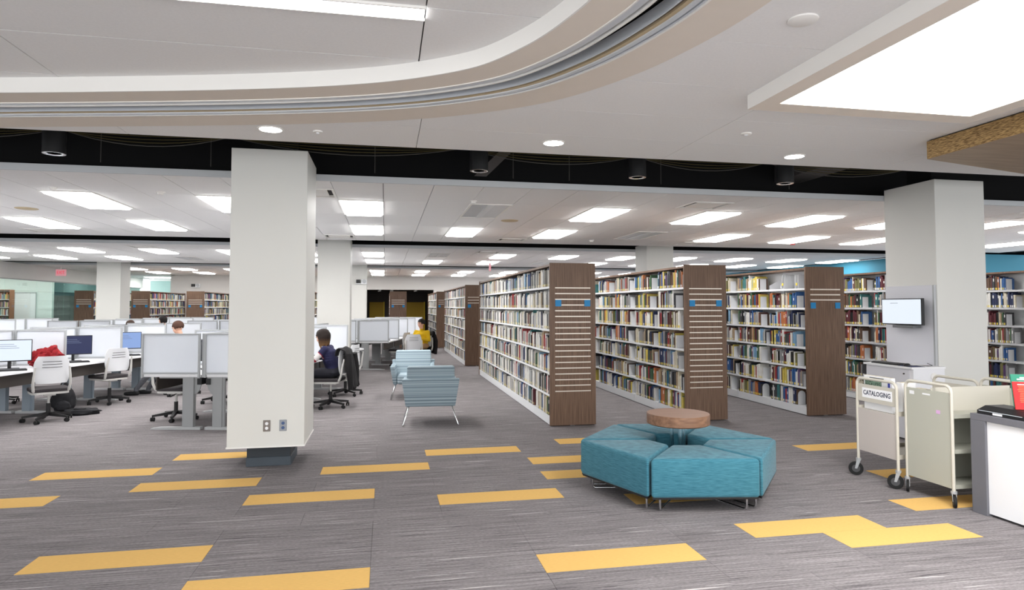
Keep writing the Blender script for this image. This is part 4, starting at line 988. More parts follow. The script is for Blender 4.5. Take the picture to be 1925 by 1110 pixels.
def mouse(loc, rz, label, group=None):
    t = thing('computer_mouse', label, 'mouse', loc, rz, group)
    b = MB(); n = 14; vs = []
    for z, s in ((0.0, 1.0), (0.012, 1.02), (0.026, 0.82), (0.034, 0.45)):
        for k in range(n):
            a = 2 * math.pi * k / n; vs.append((0.055 * s * math.cos(a), 0.031 * s * math.sin(a), z))
    fs = [(i * n + k, i * n + (k + 1) % n, (i + 1) * n + (k + 1) % n, (i + 1) * n + k) for i in range(3) for k in range(n)] + [tuple(range(n - 1, -1, -1)), tuple(range(3 * n, 4 * n))]
    b.add(vs, fs).build('shell', M_blackpl, t, smooth=True)
    MB().box(-0.045, -0.02, -0.004, 0.004, 0.022, 0.034).build('wheel', M_dkmetal, t)
    return t
mouse((6.36, 6.93, 0.912), 0.2, 'black mouse beside the kiosk keyboard')
t = thing('mouse_pad', 'thin dark blue mouse pad under the kiosk mouse', 'mouse pad', (6.41, 6.915, 0.9105))
MB().rbox(-0.10, 0.10, -0.115, 0.115, 0.0, 0.0015, 0.02).build('pad', mat('pad_blue', rgb(56, 62, 104), 0.8), t)
MB().rbox(-0.102, 0.102, -0.117, 0.117, -0.0003, 0.0008, 0.02).build('rubber_base', M_rubber, t)
tag(MB().tube([(6.42, 6.93, 0.917), (6.50, 6.90, 0.918), (6.60, 6.86, 0.916), (6.68, 6.88, 0.916), (6.74, 6.96, 0.918), (6.77, 7.05, 0.93)], 0.003, 6).build('mouse_cable', M_blackpl), 'thin black mouse cable curling across the kiosk shelf', 'cable')
# ================================================================ WORKSTATIONS
WA = math.radians(12.0); DV = Vector((math.sin(WA), math.cos(WA), 0)); NV = Vector((math.cos(WA), -math.sin(WA), 0))
LINES = {'A': Vector((-2.4, 9.3, 0)), 'B': Vector((-5.93, 9.92, 0)), 'C': Vector((-9.46, 10.54, 0)), 'D': Vector((-12.9, 11.16, 0))}
def WP(line, s, o, z=0.0):
    p = LINES[line] + DV * s + NV * o; return (p.x, p.y, z)
SL = 1.4
mf = bpy.data.materials.new('frosted_panel'); mf.use_nodes = True; nt = mf.node_tree
b_ = nt.nodes['Principled BSDF']; b_.inputs['Base Color'].default_value = rgb(232, 234, 237); b_.inputs['Roughness'].default_value = 0.5; b_.inputs['Specular IOR Level'].default_value = 0.2
tl = nt.nodes.new('ShaderNodeBsdfTranslucent'); tl.inputs[0].default_value = rgb(232, 235, 240); mx = nt.nodes.new('ShaderNodeMixShader'); mx.inputs[0].default_value = 0.45
nt.links.new(b_.outputs[0], mx.inputs[1]); nt.links.new(tl.outputs[0], mx.inputs[2]); nt.links.new(mx.outputs[0], nt.nodes['Material Output'].inputs[0])
M_frost = mf
M_skirt = mat('dark_skirt', rgb(66, 60, 56), 0.6); M_foot = mat('foot_silver', rgb(182, 183, 184), 0.4, 0.2); M_legb = mat('leg_blue_grey', rgb(146, 158, 168), 0.5)
def screen_mesh(x0, x1, along):
    """framed frosted screen, along 'x' or 'y'; returns frame and panel builders"""
    f, p = MB(), MB(); w_ = 0.024; z0, z1 = 0.74, 1.29
    def bx(B, a0, a1, za, zb, th):
        if along == 'x': B.box(a0, a1, -th / 2, th / 2, za, zb)
        else: B.box(-th / 2, th / 2, a0, a1, za, zb)
    bx(f, x0, x0 + w_, 0.70, z1, 0.03); bx(f, x1 - w_, x1, 0.70, z1, 0.03); bx(f, x0 + w_, x1 - w_, z1 - 0.02, z1, 0.024); bx(f, x0 + w_, x1 - w_, z0, z0 + 0.028, 0.024)
    bx(p, x0 + w_, x1 - w_, z0 + 0.028, z1 - 0.02, 0.006)
    return f, p
me_top = MB().box(0.02, 0.80, 0.0145, SL - 0.0145, 0.705, 0.735).mesh('tabletop', M_laminw)
me_skirt = MB().box(0.66, 0.68, 0.10, SL - 0.10, 0.52, 0.704).mesh('apron', M_skirt)
b = MB(); b.box(0.13, 0.255, -0.035, 0.035, 0.03, 0.70); b.box(0.255, 0.285, -0.02, 0.02, 0.03, 0.70)
me_leg = b.mesh('leg', M_greyleg)
b = MB(); P = [(0.04, 0.70), (0.13, 0.70), (0.13, 0.47), (0.095, 0.48), (0.06, 0.53), (0.04, 0.60)]
b.prism(P, -0.01, 0.01, 0, Matrix(((1, 0, 0, 0), (0, 0, -1, 0), (0, 1, 0, 0), (0, 0, 0, 1)))); b.box(0.05, 0.6, -0.025, 0.025, 0.685, 0.704)
me_gus = b.mesh('bracket', M_greyleg)
b = MB(); P = [(0.03, 0.0), (0.70, 0.0), (0.70, 0.015), (0.60, 0.03), (0.30, 0.036), (0.03, 0.036)]
b.prism(P, -0.04, 0.04, 0, Matrix(((1, 0, 0, 0), (0, 0, -1, 0), (0, 1, 0, 0), (0, 0, 0, 1))))
me_foot = b.mesh('foot', M_foot)
f, p = screen_mesh(0.03, 0.82, 'x'); me_df, me_dp = f.mesh('screen_frame', M_alu2), p.mesh('screen_panel', M_frost)
f, p = screen_mesh(0.02, SL - 0.02, 'y'); me_sf, me_sp = f.mesh('screen_frame', M_alu2), p.mesh('screen_panel', M_frost)
me_tray = MB().box(0.03, 0.09, 0.05, SL - 0.05, 0.60, 0.69).mesh('cable_tray', M_blackpl)
ORDN = ['first', 'second', 'third', 'fourth', 'fifth']
PODN = {'A1': 'desk row nearest the outlet column', 'A3': 'desk row beside the man in yellow', 'B1': 'desk row with the red jacket', 'B2': 'back desk row behind the red-jacket row', 'C2': 'back desk row in front of the glass room', 'D2': 'outermost back desk row', 'C1': 'desk row farthest left'}
def desk(line, s, side, first, last, pod, idx, n):
    lab = '%s %s-side desk of the %s' % (ORDN[idx], 'aisle' if side > 0 else 'inner', PODN[pod])
    if side > 0: t = thing('workstation_desk', lab, 'desk', WP(line, s, 0), -WA); yd, yn, yf = 0.0, 0.07, SL - 0.07
    else: t = thing('workstation_desk', lab, 'desk', WP(line, s + SL, 0), math.pi - WA); yd, yn, yf = SL, SL - 0.07, 0.07
    inst('tabletop', me_top, t); inst('apron', me_skirt, t); inst('cable_tray', me_tray, t)
    for y, use in ((yn, True), (yf, last)):
        if use:
            l = inst('leg', me_leg, t, (0, y, 0)); inst('foot', me_foot, l); inst('bracket', me_gus, l)
            if line == 'B': l.material_slots[0].link = 'OBJECT'; l.material_slots[0].material = M_legb
    d = inst('divider_screen', me_df, t, (0, yd, 0)); inst('frosted_panel', me_dp, d)
    if side > 0:
        d = inst('spine_screen', me_sf, t); inst('frosted_panel', me_sp, d)
    if last and pod in ('B1', 'B2', 'C2', 'A3'):
        d = inst('divider_screen', me_df, t, (0, SL if side > 0 else 0, 0)); inst('frosted_panel', me_dp, d)
    return t
for pod, line, s0, n, sides in (('A1', 'A', 0.0, 4, (1, -1)), ('A3', 'A', 8.15, 4, (1, -1)), ('B1', 'B', -1.4, 5, (1, -1)), ('B2', 'B', 8.15, 4, (1, -1)), ('C2', 'C', 8.15, 4, (1, -1)), ('D2', 'D', 8.15, 3, (1,)), ('C1', 'C', 2.8, 2, (1,))):
    for k in range(n):
        for sd in sides: desk(line, s0 + SL * k, sd, k == 0, k == n - 1, pod, k, n)
# ---------------------------------------------------------------- monitors, keyboards
M_scrw = mat('screen_pale', rgb(222, 233, 248), 0.3, emis=0.95); M_scrn = mat('screen_navy', rgb(44, 54, 104), 0.3, emis=0.5); M_scrb = mat('screen_sky', rgb(150, 180, 236), 0.3, emis=0.7); M_off = mat('screen_off', rgb(22, 24, 30), 0.2)
M_scrtxt = mat('screen_text', rgb(150, 165, 205), 0.4, emis=0.4)
def monitor(loc, rz, sm, label, group=None, lines=True):
    """screen faces local +Y"""
    t = thing('computer_monitor', label, 'monitor', loc, rz, group)
    MB().rbox(-0.12, 0.12, -0.09, 0.09, 0, 0.012, 0.03).build('base', M_blackpl, t)
    MB().cyl((0, -0.03, 0.012), (0, -0.03, 0.2), 0.022, n=10).build('stand', M_blackpl, t, smooth=True)
    MB().box(-0.265, 0.265, -0.02, 0.012, 0.11, 0.43).build('bezel', M_blackpl, t, bevel=0.004)
    s_ = MB().box(-0.255, 0.255, 0.012, 0.0135, 0.125, 0.42).build('screen', sm, t)
    if lines:
        for k in range(3): MB().box(-0.05 - 0.03 * k, 0.16, 0.0136, 0.0142, 0.36 - 0.028 * k, 0.366 - 0.028 * k).build('screen_text', M_scrtxt, s_)
def kbd(loc, rz, label, group=None):
    t = thing('keyboard', label, 'keyboard', loc, rz, group)
    MB().box(-0.22, 0.22, -0.075, 0.075, 0, 0.02).build('case', M_blackpl, t, bevel=0.004)
    MB().box(-0.205, 0.205, -0.06, 0.06, 0.02, 0.026).build('keys', mat('keys', rgb(44, 44, 47), 0.6), t)
ZD = 0.735
def face(dirx, diry):   # rz so that local +Y points that way
    return math.atan2(-dirx, diry)
def station_pc(line, s, side, sm, label, kb=True, x=0.33, y=0.98, fn=0.45):
    fx, fy = NV * side * (1 - fn) * 1.2 - DV * fn * 1.5, None
    v = NV * side * 0.62 - DV * 0.78
    monitor(WP(line, s + y, side * x, ZD), face(v.x, v.y), sm, label, lines=sm is not M_off)
    if kb: kbd(WP(line, s + y - 0.27, side * (x + 0.2), ZD), face(v.x, v.y), 'keyboard for the ' + label)
station_pc('B', 0.0, 1, M_scrw, 'monitor with a white page beside the red jacket', x=0.36, y=0.88)
station_pc('B', 1.4, 1, M_scrn, 'navy blue monitor behind the red jacket screen', x=0.34, y=0.85)
station_pc('B', 2.8, 1, M_scrb, 'sky blue monitor above the crossed trouser legs', x=0.32, y=0.9)
station_pc('B', -1.4, 1, M_off, 'dark monitor at the near end of the red jacket row')
station_pc('A', 4.2, 1, M_off, 'dark monitor past the seated woman', x=0.40, y=0.6)
station_pc('A', 0.0, -1, M_off, 'dark monitor over the empty chair by the outlet column', y=0.8)
station_pc('B', 8.15, 1, M_scrn, 'navy monitor in the back row behind the grey-clothed man', x=0.45)
station_pc('C', 8.15, 1, M_scrn, 'navy monitor in the back row before the glass room', x=0.45)
station_pc('C', 9.55, 1, M_scrn, 'second navy monitor in the back row before the glass room', x=0.45, y=0.8)
station_pc('A', 8.15, 1, M_off, 'dark monitor hidden behind the screen by the man in yellow', y=0.9, x=0.3)
# ---------------------------------------------------------------- task chairs
M_chairw = mat('chair_white', rgb(214, 215, 218), 0.4); M_chairf = mat('chair_frame_pale', rgb(206, 204, 200), 0.4); M_seat = mat('chair_seat_dark', rgb(58, 54, 56), 0.9, var=0.1, vscale=(40, 40, 40))
M_base = mat('chair_base_black', rgb(34, 33, 34), 0.5)
def make_chair(label, loc, rz, seat_h=0.46):
    """sitter looks along local +Y"""
    t = thing('task_chair', label, 'chair', loc, rz)
    # backrest: curved plastic sheet with three slots
    zs = [0.56 + 0.385 * k / 10 for k in range(11)]; nx = 12
    def bp(u, z, off=0.0):
        w_ = 0.215 - 0.05 * abs((z - 0.74) / 0.2) ** 3
        x = u * w_; y = -0.235 + 0.05 * (u * u) - 0.10 * (z - 0.56) + 0.04 * math.sin((z - 0.56) * 5) - off
        return (x, y, z)
    b = MB(); slots = {4, 6, 8} if False else set()
    front = [[bp(-1 + 2 * i / nx, z) for i in range(nx + 1)] for z in zs]; back = [[bp(-1 + 2 * i / nx, z, 0.012) for i in range(nx + 1)] for z in zs]
    W = nx + 1; R = len(zs)
    vs = [p for r in front for p in r] + [p for r in back for p in r]; o = W * R; fs = []
    for r in range(R - 1):
        for i in range(nx):
            a = r * W + i
            fs += [(a, a + W, a + W + 1, a + 1), (o + a, o + a + 1, o + a + W + 1, o + a + W)]
    for i in range(nx): fs += [(i, i + 1, o + i + 1, o + i), ((R - 1) * W + i, o + (R - 1) * W + i, o + (R - 1) * W + i + 1, (R - 1) * W + i + 1)]
    for r in range(R - 1): fs += [(r * W, o + r * W, o + (r + 1) * W, (r + 1) * W), (r * W + nx, (r + 1) * W + nx, o + (r + 1) * W + nx, o + r * W + nx)]
    bk_ = b.add(vs, fs).build('backrest', M_chairw, t, smooth=True)
    for z in (0.79, 0.83, 0.87):
        pts = [bp(u, z, 0.0125) for u in (-0.55, -0.3, 0, 0.3, 0.55)]
        MB().tube(pts, 0.004, 6).build('slot', M_dkmetal, bk_)
    for s in (-1, 1):   # side frames sweep down from the back and under the seat
        pts = [(s * 0.20, -0.262, 0.80), (s * 0.215, -0.235, 0.66), (s * 0.22, -0.22, 0.54), (s * 0.21, -0.19, 0.46), (s * 0.17, -0.10, 0.415), (s * 0.10, 0.0, 0.40)]
        MB().tube(pts, [0.012, 0.016, 0.019, 0.019, 0.017, 0.015], 8).build('side_frame', M_chairf, t, smooth=True)
    o = MB().rbox(-0.235, 0.235, -0.20, 0.27, 0.435, 0.485, 0.08, n=5).build('seat', M_seat, t, bevel=0.015, bseg=3)
    MB().rbox(-0.225, 0.225, -0.19, 0.25, 0.405, 0.437, 0.08, n=5).build('seat_pan', M_chairf, t)
    MB().cyl((0, 0, 0.09), (0, 0, 0.26), 0.028, n=12).build('gas_lift', M_base, t, smooth=True)
    MB().cyl((0, 0, 0.26), (0, 0, 0.41), 0.016, n=12).box(-0.07, 0.07, -0.1, 0.1, 0.375, 0.408).build('mechanism', M_chairf, t)
    MB().cyl((0.05, 0.05, 0.39), (0.24, 0.05, 0.36), 0.008, n=6).build('lever', M_base, t)
    for k in range(5):
        a = math.radians(72 * k + 20); c_, s_ = math.cos(a), math.sin(a)
        lg = MB(); q = []
        for r_, w_, z0, z1 in ((0.0, 0.03, 0.085, 0.135), (0.31, 0.016, 0.062, 0.088)):
            q += [(r_ * c_ + w_ * s_, r_ * s_ - w_ * c_, z0), (r_ * c_ - w_ * s_, r_ * s_ + w_ * c_, z0), (r_ * c_ - w_ * s_, r_ * s_ + w_ * c_, z1), (r_ * c_ + w_ * s_, r_ * s_ - w_ * c_, z1)]
        lg.add(q, [(0, 1, 2, 3), (7, 6, 5, 4), (0, 4, 5, 1), (1, 5, 6, 2), (2, 6, 7, 3), (3, 7, 4, 0)])
        l = lg.build('base_leg', M_base, t)
        cs = MB(); px_, py_ = 0.30 * c_, 0.30 * s_; aa = a + 1.1
        for o_ in (-0.016, 0.016):
            cs.cyl((px_ - math.sin(aa) * (o_ - 0.010), py_ + math.cos(aa) * (o_ - 0.010), 0.028), (px_ - math.sin(aa) * (o_ + 0.010), py_ + math.cos(aa) * (o_ + 0.010), 0.028), 0.028, n=14)
        cs.cyl((px_, py_, 0.03), (px_, py_, 0.075), 0.008, n=6)
        cs.build('caster', M_rubber, l, smooth=True)
    return t
ch0 = make_chair('white-backed task chair under the red jacket', (-4.76, 10.47, 0), math.radians(33))
CHAIRS = [((-4.62, 12.2), 55, 'white-backed task chair at the navy monitor'), ((-3.0, 10.28), -104, 'empty task chair turned to the desk beside the outlet column'),
          ((-0.87, 11.02), 80, 'task chair the dark-haired woman sits on'), ((-0.72, 12.45), 70, 'empty task chair just behind the seated woman'),
          ((0.66, 16.75), 15, 'white-backed task chair between lounge chair and man in yellow'), ((0.98, 17.75), 100, 'task chair under the man in yellow'),
          ((-3.725, 13.08), 78, 'task chair under the man with grey sleeves'), ((0.42, 18.0), 60, 'task chair pushed under the desk by the man in yellow'),
          ((-1.75, 18.4), -100, 'task chair on the inner side behind the white column'), ((-1.5, 19.9), -80, 'second task chair on the inner side behind the white column'), ((-2.75, 11.9), -104, 'task chair on the inner side of the row beside the outlet column'),
          ((-6.75, 11.0), -100, 'task chair beyond the red jacket row'), ((-6.45, 12.5), -110, 'second task chair beyond the red jacket row'), ((-3.0, 18.6), 75, 'task chair in the back row by the grey-clothed man'), ((-6.4, 18.6), 80, 'task chair under the hunched reader in white'), ((-6.12, 19.9), 80, 'task chair of the dark-haired reader by the far stacks')]
for (x, y), rz, lb in CHAIRS: copy_tree(ch0, (x, y, 0), math.radians(rz), lb)
# ---------------------------------------------------------------- things on desks and floor
def blob_mesh(rx, ry, rz_, seed, amp=0.12, freq=9.0, n=28, m_=18, flat=True):
    from mathutils import noise
    b = MB(); vs = []
    for i in range(m_ + 1):
        th = math.pi * i / m_
        for k in range(n):
            ph = 2 * math.pi * k / n
            d = Vector((math.sin(th) * math.cos(ph), math.sin(th) * math.sin(ph), math.cos(th)))
            r = 1 + amp * noise.noise(d * freq * 0.25 + Vector((seed, 0, 0))) * 2 + amp * 0.6 * abs(noise.noise(d * freq * 0.6 + Vector((0, seed, 0))))
            p = Vector((d.x * rx * r, d.y * ry * r, d.z * rz_ * r))
            if flat and p.z < -rz_ * 0.75: p.z = -rz_ * 0.75
            vs.append(p)
    fs = [(i * n + k, i * n + (k + 1) % n, (i + 1) * n + (k + 1) % n, (i + 1) * n + k) for i in range(m_) for k in range(n)]
    return b.add([tuple(v) for v in vs], [f[::-1] for f in fs])
M_redj = mat('red_fleece', rgb(140, 20, 28), 0.85, var=0.2, vscale=(18, 18, 18), bump=0.3)
jx, jy, jz = -5.0, 10.93, ZD
t = thing('red_jacket', 'crumpled red jacket heaped on the desk behind a white chair', 'jacket', (jx, jy, jz), math.radians(-12)); t.scale = (0.78, 0.72, 1.2)
from mathutils import noise as _nz
def crumple(b, amp, fr, sd):
    b.v = [tuple(Vector(p) + Vector((_nz.noise(Vector(p) * fr + Vector((sd, 0, 0))), _nz.noise(Vector(p) * fr + Vector((0, sd, 0))), _nz.noise(Vector(p) * fr + Vector((0, 0, sd))))) * amp) for p in b.v]
    b.v = [(x, y, max(z, 0.001)) for x, y, z in b.v]; return b
MB_j = blob_mesh(0.28, 0.16, 0.12, 3.3, 0.22, 14.0, 44, 28); MB_j.v = [(x, y, z + 0.09) for x, y, z in MB_j.v]; crumple(MB_j, 0.03, 14, 2.2); MB_j.build('body', M_redj, t, smooth=True)
crumple(MB().tube([(-0.29 + 0.46 * k / 20, -0.13 + 0.14 * k / 20, 0.10 + 0.14 * (k / 20) ** 0.8) for k in range(21)], [0.06 - 0.022 * abs(k / 20 - 0.35) for k in range(21)], 16), 0.035, 16, 5.1).build('sleeve', M_redj, t, smooth=True)
crumple(MB().tube([(-0.1 + 0.42 * k / 20, 0.05 - 0.16 * (k / 20) ** 2, 0.13 + 0.07 * math.sin(k / 20 * 3.1)) for k in range(21)], [0.06 - 0.015 * k / 20 for k in range(21)], 16), 0.035, 16, 9.1).build('sleeve', M_redj, t, smooth=True)
MB().tube([(0.18, 0.0, 0.19), (0.23, -0.04, 0.185), (0.26, -0.06, 0.16)], [0.035, 0.04, 0.03], 10).build('cuff', M_redj, t, smooth=True)
t = thing('backpack', 'black backpack slumped on the carpet behind a white chair', 'backpack', (-4.95, 11.35, 0), math.radians(20))
bb = blob_mesh(0.155, 0.105, 0.24, 8.1, 0.13); bb.v = [(x, y, z + 0.18) for x, y, z in bb.v]; bb.build('body', mat('pack_black', rgb(26, 26, 30), 0.8), t, smooth=True)
bb = blob_mesh(0.10, 0.035, 0.08, 5.1, 0.10); bb.v = [(x, y - 0.11, z + 0.10) for x, y, z in bb.v]; bb.build('pocket', mat('pack_grey', rgb(30, 30, 34), 0.8), t, smooth=True)
MB().tube([(-0.05, 0.02, 0.40), (-0.03, 0.03, 0.45), (0.03, 0.03, 0.45), (0.05, 0.02, 0.40)], 0.01, 8).build('handle', M_blackpl, t, smooth=True)
t = thing('floor_bag', 'flat black bag lying beneath the white chair', 'bag', (-4.55, 11.0, 0), math.radians(15))
bb = blob_mesh(0.24, 0.12, 0.06, 2.7, 0.16); bb.v = [(x, y, z + 0.0375) for x, y, z in bb.v]; bb.build('body', mat('pack_black', rgb(26, 26, 30), 0.8), t, smooth=True)
MB().tube([(-0.1, 0.0, 0.085), (-0.05, -0.08, 0.10), (0.05, -0.08, 0.10), (0.1, 0.0, 0.085)], 0.008, 6).build('strap', M_blackpl, t, smooth=True)
M_paper = mat('paper', rgb(246, 246, 248), 0.7)
for i, (s, o, rz, n_, lb) in enumerate(((3.05, 0.45, 20, 5, 'loose white papers spread on the desk beside the woman'), (3.55, 0.5, -15, 4, 'white open pages on the desk past the woman'), (1.9, 0.5, 5, 3, 'white pages under the reading woman'), (10.15, 0.5, 10, 3, 'white papers on the desk beside the man in yellow'))):
    t = thing('paper_stack', lb, 'papers', WP('A', s, o, ZD), math.radians(rz))
    for k in range(n_):
        a = random.Random(i * 9 + k).uniform(-0.3, 0.3)
        MB().box(-0.105, 0.105, -0.148, 0.148, 0.001 + 0.004 * k, 0.004 + 0.004 * k).build('sheet', M_paper, t, rz=a, loc=(0.05 * a, 0.1 * a, 0))
# emergency lights
def elight(loc, label):
    t = thing('emergency_light', label, 'emergency light', loc)
    MB().box(-0.2, 0.2, -0.09, 0, 0, 0.03).box(0.0, 0.2, -0.09, 0, 0.03, 0.17).build('case', M_steelw, t)
    MB().box(-0.18, -0.04, -0.10, -0.01, 0.03, 0.16).build('lamp', M_blackpl, t)
    MB().cyl((0.1, -0.09, 0.10), (0.1, -0.14, 0.10), 0.07, n=16).build('lamp', M_alu2, t, smooth=True)
elight((-0.86, 23.995, 2.47), 'white twin emergency light on the far white column')
elight((-8.7, 32.39, 2.55), 'white twin emergency light on the plain back wall')
# ================================================================ PEOPLE
M_skin = mat('skin_light', rgb(214, 166, 142), 0.55, var=0.04, vscale=(12, 12, 12)); M_lip = mat('lip', rgb(168, 96, 88), 0.5); M_eye = mat('eye_dark', rgb(34, 26, 24), 0.3); M_eyew = mat('eye_white', rgb(230, 226, 222), 0.4)
def ellipsoid(b, c, r, n=18, m_=12, M=None):
    vs = []
    for i in range(m_ + 1):
        th = math.pi * i / m_
        for k in range(n):
            ph = 2 * math.pi * k / n
            v = Vector((c[0] + r[0] * math.sin(th) * math.cos(ph), c[1] + r[1] * math.sin(th) * math.sin(ph), c[2] + r[2] * math.cos(th)))
            vs.append(tuple(M @ v) if M else tuple(v))
    fs = [(i * n + k, (i + 1) * n + k, (i + 1) * n + (k + 1) % n, i * n + (k + 1) % n) for i in range(m_) for k in range(n)]
    b.add(vs, fs)
def seg_dist(p, a, b_):
    ab = b_ - a; l = ab.length_squared
    t = 0 if l < 1e-9 else max(0, min(1, (p - a).dot(ab) / l)); return (p - (a + ab * t)).length
def person(label, loc, rz, P, mats, hair, voxel=0.010, group=None):
    """sitter looks along local +Y; P holds joint positions"""
    t = thing('person', label, 'person', loc, rz, group)
    b = MB(); bones = []
    def limb(pts, rr, mi):
        pts = [Vector(p) for p in pts]
        for i in range(len(pts) - 1):
            b.cyl(pts[i], pts[i + 1], rr[i], rr[i + 1], n=14)
            ellipsoid(b, pts[i], (rr[i],) * 3, 12, 8); ellipsoid(b, pts[i + 1], (rr[i + 1],) * 3, 12, 8)
            bones.append((pts[i], pts[i + 1], rr[i], mi[i] if isinstance(mi, (list, tuple)) else mi))
    V = Vector
    pel, wai, che, nb = V(P['pelvis']), V(P['waist']), V(P['chest']), V(P['neck'])
    # torso: stacked ellipsoids give an oval section
    N = 9
    for i in range(N + 1):
        u = i / N
        c = pel.lerp(wai, u * 2) if u < 0.5 else wai.lerp(che, u * 2 - 1)
        w_ = 0.165 - 0.03 * math.sin(math.pi * min(1, u * 1.6)) + 0.02 * u; d_ = 0.115 - 0.012 * math.sin(math.pi * u) + 0.005 * u
        ellipsoid(b, c, (w_ * P.get('bulk', 1), d_ * P.get('bulk', 1), 0.085), 18, 8)
    bones.append((pel - V((0, 0, 0.03)), pel.lerp(wai, 0.12), 0.15, 2)); bones.append((pel.lerp(wai, 0.3), wai, 0.145, 0)); bones.append((wai, che, 0.14, 0))
    for s in (0, 1):
        sh = V(P['shoulder'][s]); limb([che + (sh - che) * 0.25, sh], [0.085, 0.062], 0)
    limb([che + V((0, 0, 0.03)), che.lerp(nb, 0.7)], [0.09, 0.06], [0]); limb([che.lerp(nb, 0.6), nb], [0.055, 0.05], [1])
    hc = V(P['head']); limb([nb, nb.lerp(hc, 0.55)], [0.05, 0.05], [1])
    for s in (0, 1):
        A = P['arm'][s]; sh = V(P['shoulder'][s]); el, wr = V(A['elbow']), V(A['wrist'])
        if 'bands' in A:
            pts = [sh.lerp(el, u) for u, _ in A['bands']] + [el]; ms = [m_ for _, m_ in A['bands']]
            k = len(pts); limb(pts, [0.058 - 0.014 * i / (k - 1) for i in range(k)], ms)
        else: limb([sh, el], [0.058, 0.045], [0])
        limb([el, el.lerp(wr, 0.5), wr], [0.045, 0.041, 0.030], [A.get('fore', 0), A.get('fore2', A.get('fore', 0))])
        # hand: palm, four fingers of unequal length with a bend, thumb from the side
        d = (V(A['hand'])).normalized(); up = V(A.get('up', (0, 0, 1))); up = (up - d * up.dot(d)).normalized(); sd = d.cross(up) * A.get('thumb', 1)
        limb([wr, wr + d * 0.03], [0.026, 0.028], [1])
        for k in range(4):
            o_ = sd * (0.027 - 0.018 * k); ln = (0.066, 0.074, 0.069, 0.054)[k]
            p0 = wr + d * 0.035 + o_ * 0.9; p1 = wr + d * 0.085 + o_; p2 = p1 + (d * 0.9 - up * 0.35).normalized() * ln * 0.5; p3 = p2 + (d * 0.6 - up * 0.8).normalized() * ln * 0.5
            limb([p0, p1, p2, p3], [0.0115, 0.0105, 0.0088, 0.0075], [1, 1, 1])
        p0 = wr + d * 0.02 + sd * 0.022; p1 = p0 + (sd * 0.8 + d * 0.6).normalized() * 0.035; p2 = p1 + (d * 0.95 + sd * 0.2 - up * 0.2).normalized() * 0.03
        limb([p0, p1, p2], [0.0125, 0.0105, 0.0085], [1, 1])
    for s in (0, 1):
        L = P['leg'][s]; hp, kn, an, to = V(L['hip']), V(L['knee']), V(L['ankle']), V(L['toe'])
        limb([hp, hp.lerp(kn, 0.5), kn], [0.088, 0.075, 0.058], 2); limb([kn, kn.lerp(an, 0.35), an], [0.056, 0.055, 0.042], [2, 2])
        if P.get('bare_ankle'): bones.append((an, an + V((0, 0, 0.03)), 0.03, 1))
        heel = an + (an - to).normalized() * 0.03; heel.z = 0.035
        limb([V((heel.x, heel.y, 0.04)), V((to.x, to.y, 0.038)).lerp(heel, 0.4), V((to.x, to.y, 0.032))], [0.036, 0.042, 0.032], [3, 3]); limb([an, V((an.x, an.y, 0.05))], [0.04, 0.036], [3])
    # head
    HM = Matrix.Translation(hc) @ Matrix.Rotation(P.get('head_yaw', 0), 4, 'Z') @ Matrix.Rotation(-P.get('head_pitch', 0), 4, 'X')
    hb = MB()
    ellipsoid(hb, (0, -0.012, 0.030), (0.074, 0.094, 0.092)); ellipsoid(hb, (0, 0.022, -0.03), (0.060, 0.066, 0.085)); ellipsoid(hb, (0, 0.045, -0.088), (0.034, 0.034, 0.026))
    ellipsoid(hb, (0, 0.090, -0.022), (0.013, 0.016, 0.016), 10, 8); hb.cyl((0, 0.082, 0.018), (0, 0.096, -0.02), 0.008, 0.012, n=8)
    for s in (-1, 1):
        ellipsoid(hb, (s * 0.034, 0.060, -0.028), (0.024, 0.022, 0.022), 10, 8); ellipsoid(hb, (s * 0.077, -0.006, -0.012), (0.010, 0.020, 0.032), 10, 8)
        ellipsoid(hb, (s * 0.03, 0.073, 0.036), (0.028, 0.014, 0.010), 10, 8)
    ellipsoid(hb, (0, 0.078, -0.060), (0.022, 0.012, 0.010), 10, 8)
    hb.xf(HM); b.add(hb.v, hb.f)
    bones.append((HM @ V((0, 0, -0.05)), HM @ V((0, 0, 0.06)), 0.09, 1))
    # one continuous surface
    tmp = b.build('tmp', mats); rm = tmp.modifiers.new('r', 'REMESH'); rm.mode = 'VOXEL'; rm.voxel_size = voxel; rm.use_smooth_shade = True
    sm = tmp.modifiers.new('s', 'SMOOTH'); sm.factor = 0.5; sm.iterations = 3
    dg = bpy.context.evaluated_depsgraph_get(); me = bpy.data.meshes.new_from_object(tmp.evaluated_get(dg)); bpy.data.objects.remove(tmp)
    me.materials.clear()
    for m_ in mats: me.materials.append(m_)
    # colour by nearest bone
    idx = []
    for pl in me.polygons:
        c = pl.center; best = min(bones, key=lambda q: seg_dist(c, q[0], q[1]) - q[2]); idx.append(best[3])
    me.polygons.foreach_set('material_index', idx); me.polygons.foreach_set('use_smooth', [True] * len(idx))
    o = bpy.data.objects.new('body', me); COL.objects.link(o); o.parent = t
    for s in (-1, 1):
        e = MB(); ellipsoid(e, (s * 0.031, 0.0755, 0.008), (0.0125, 0.008, 0.006), 10, 6); e.xf(HM).build('eye', M_eyew, t, smooth=True)
        e = MB(); ellipsoid(e, (s * 0.031, 0.0815, 0.007), (0.005, 0.004, 0.005), 8, 6); e.xf(HM).build('iris', M_eye, t, smooth=True)
        MB().tube([(s * 0.014, 0.086, 0.030), (s * 0.03, 0.087, 0.036), (s * 0.047, 0.076, 0.030)], 0.0035, 6).xf(HM).build('eyebrow', hair['mat'], t)
    MB().tube([(-0.02, 0.083, -0.058), (-0.008, 0.0905, -0.056), (0.008, 0.0905, -0.056), (0.02, 0.083, -0.058)], 0.0045, 6).xf(HM).build('lips', M_lip, t)
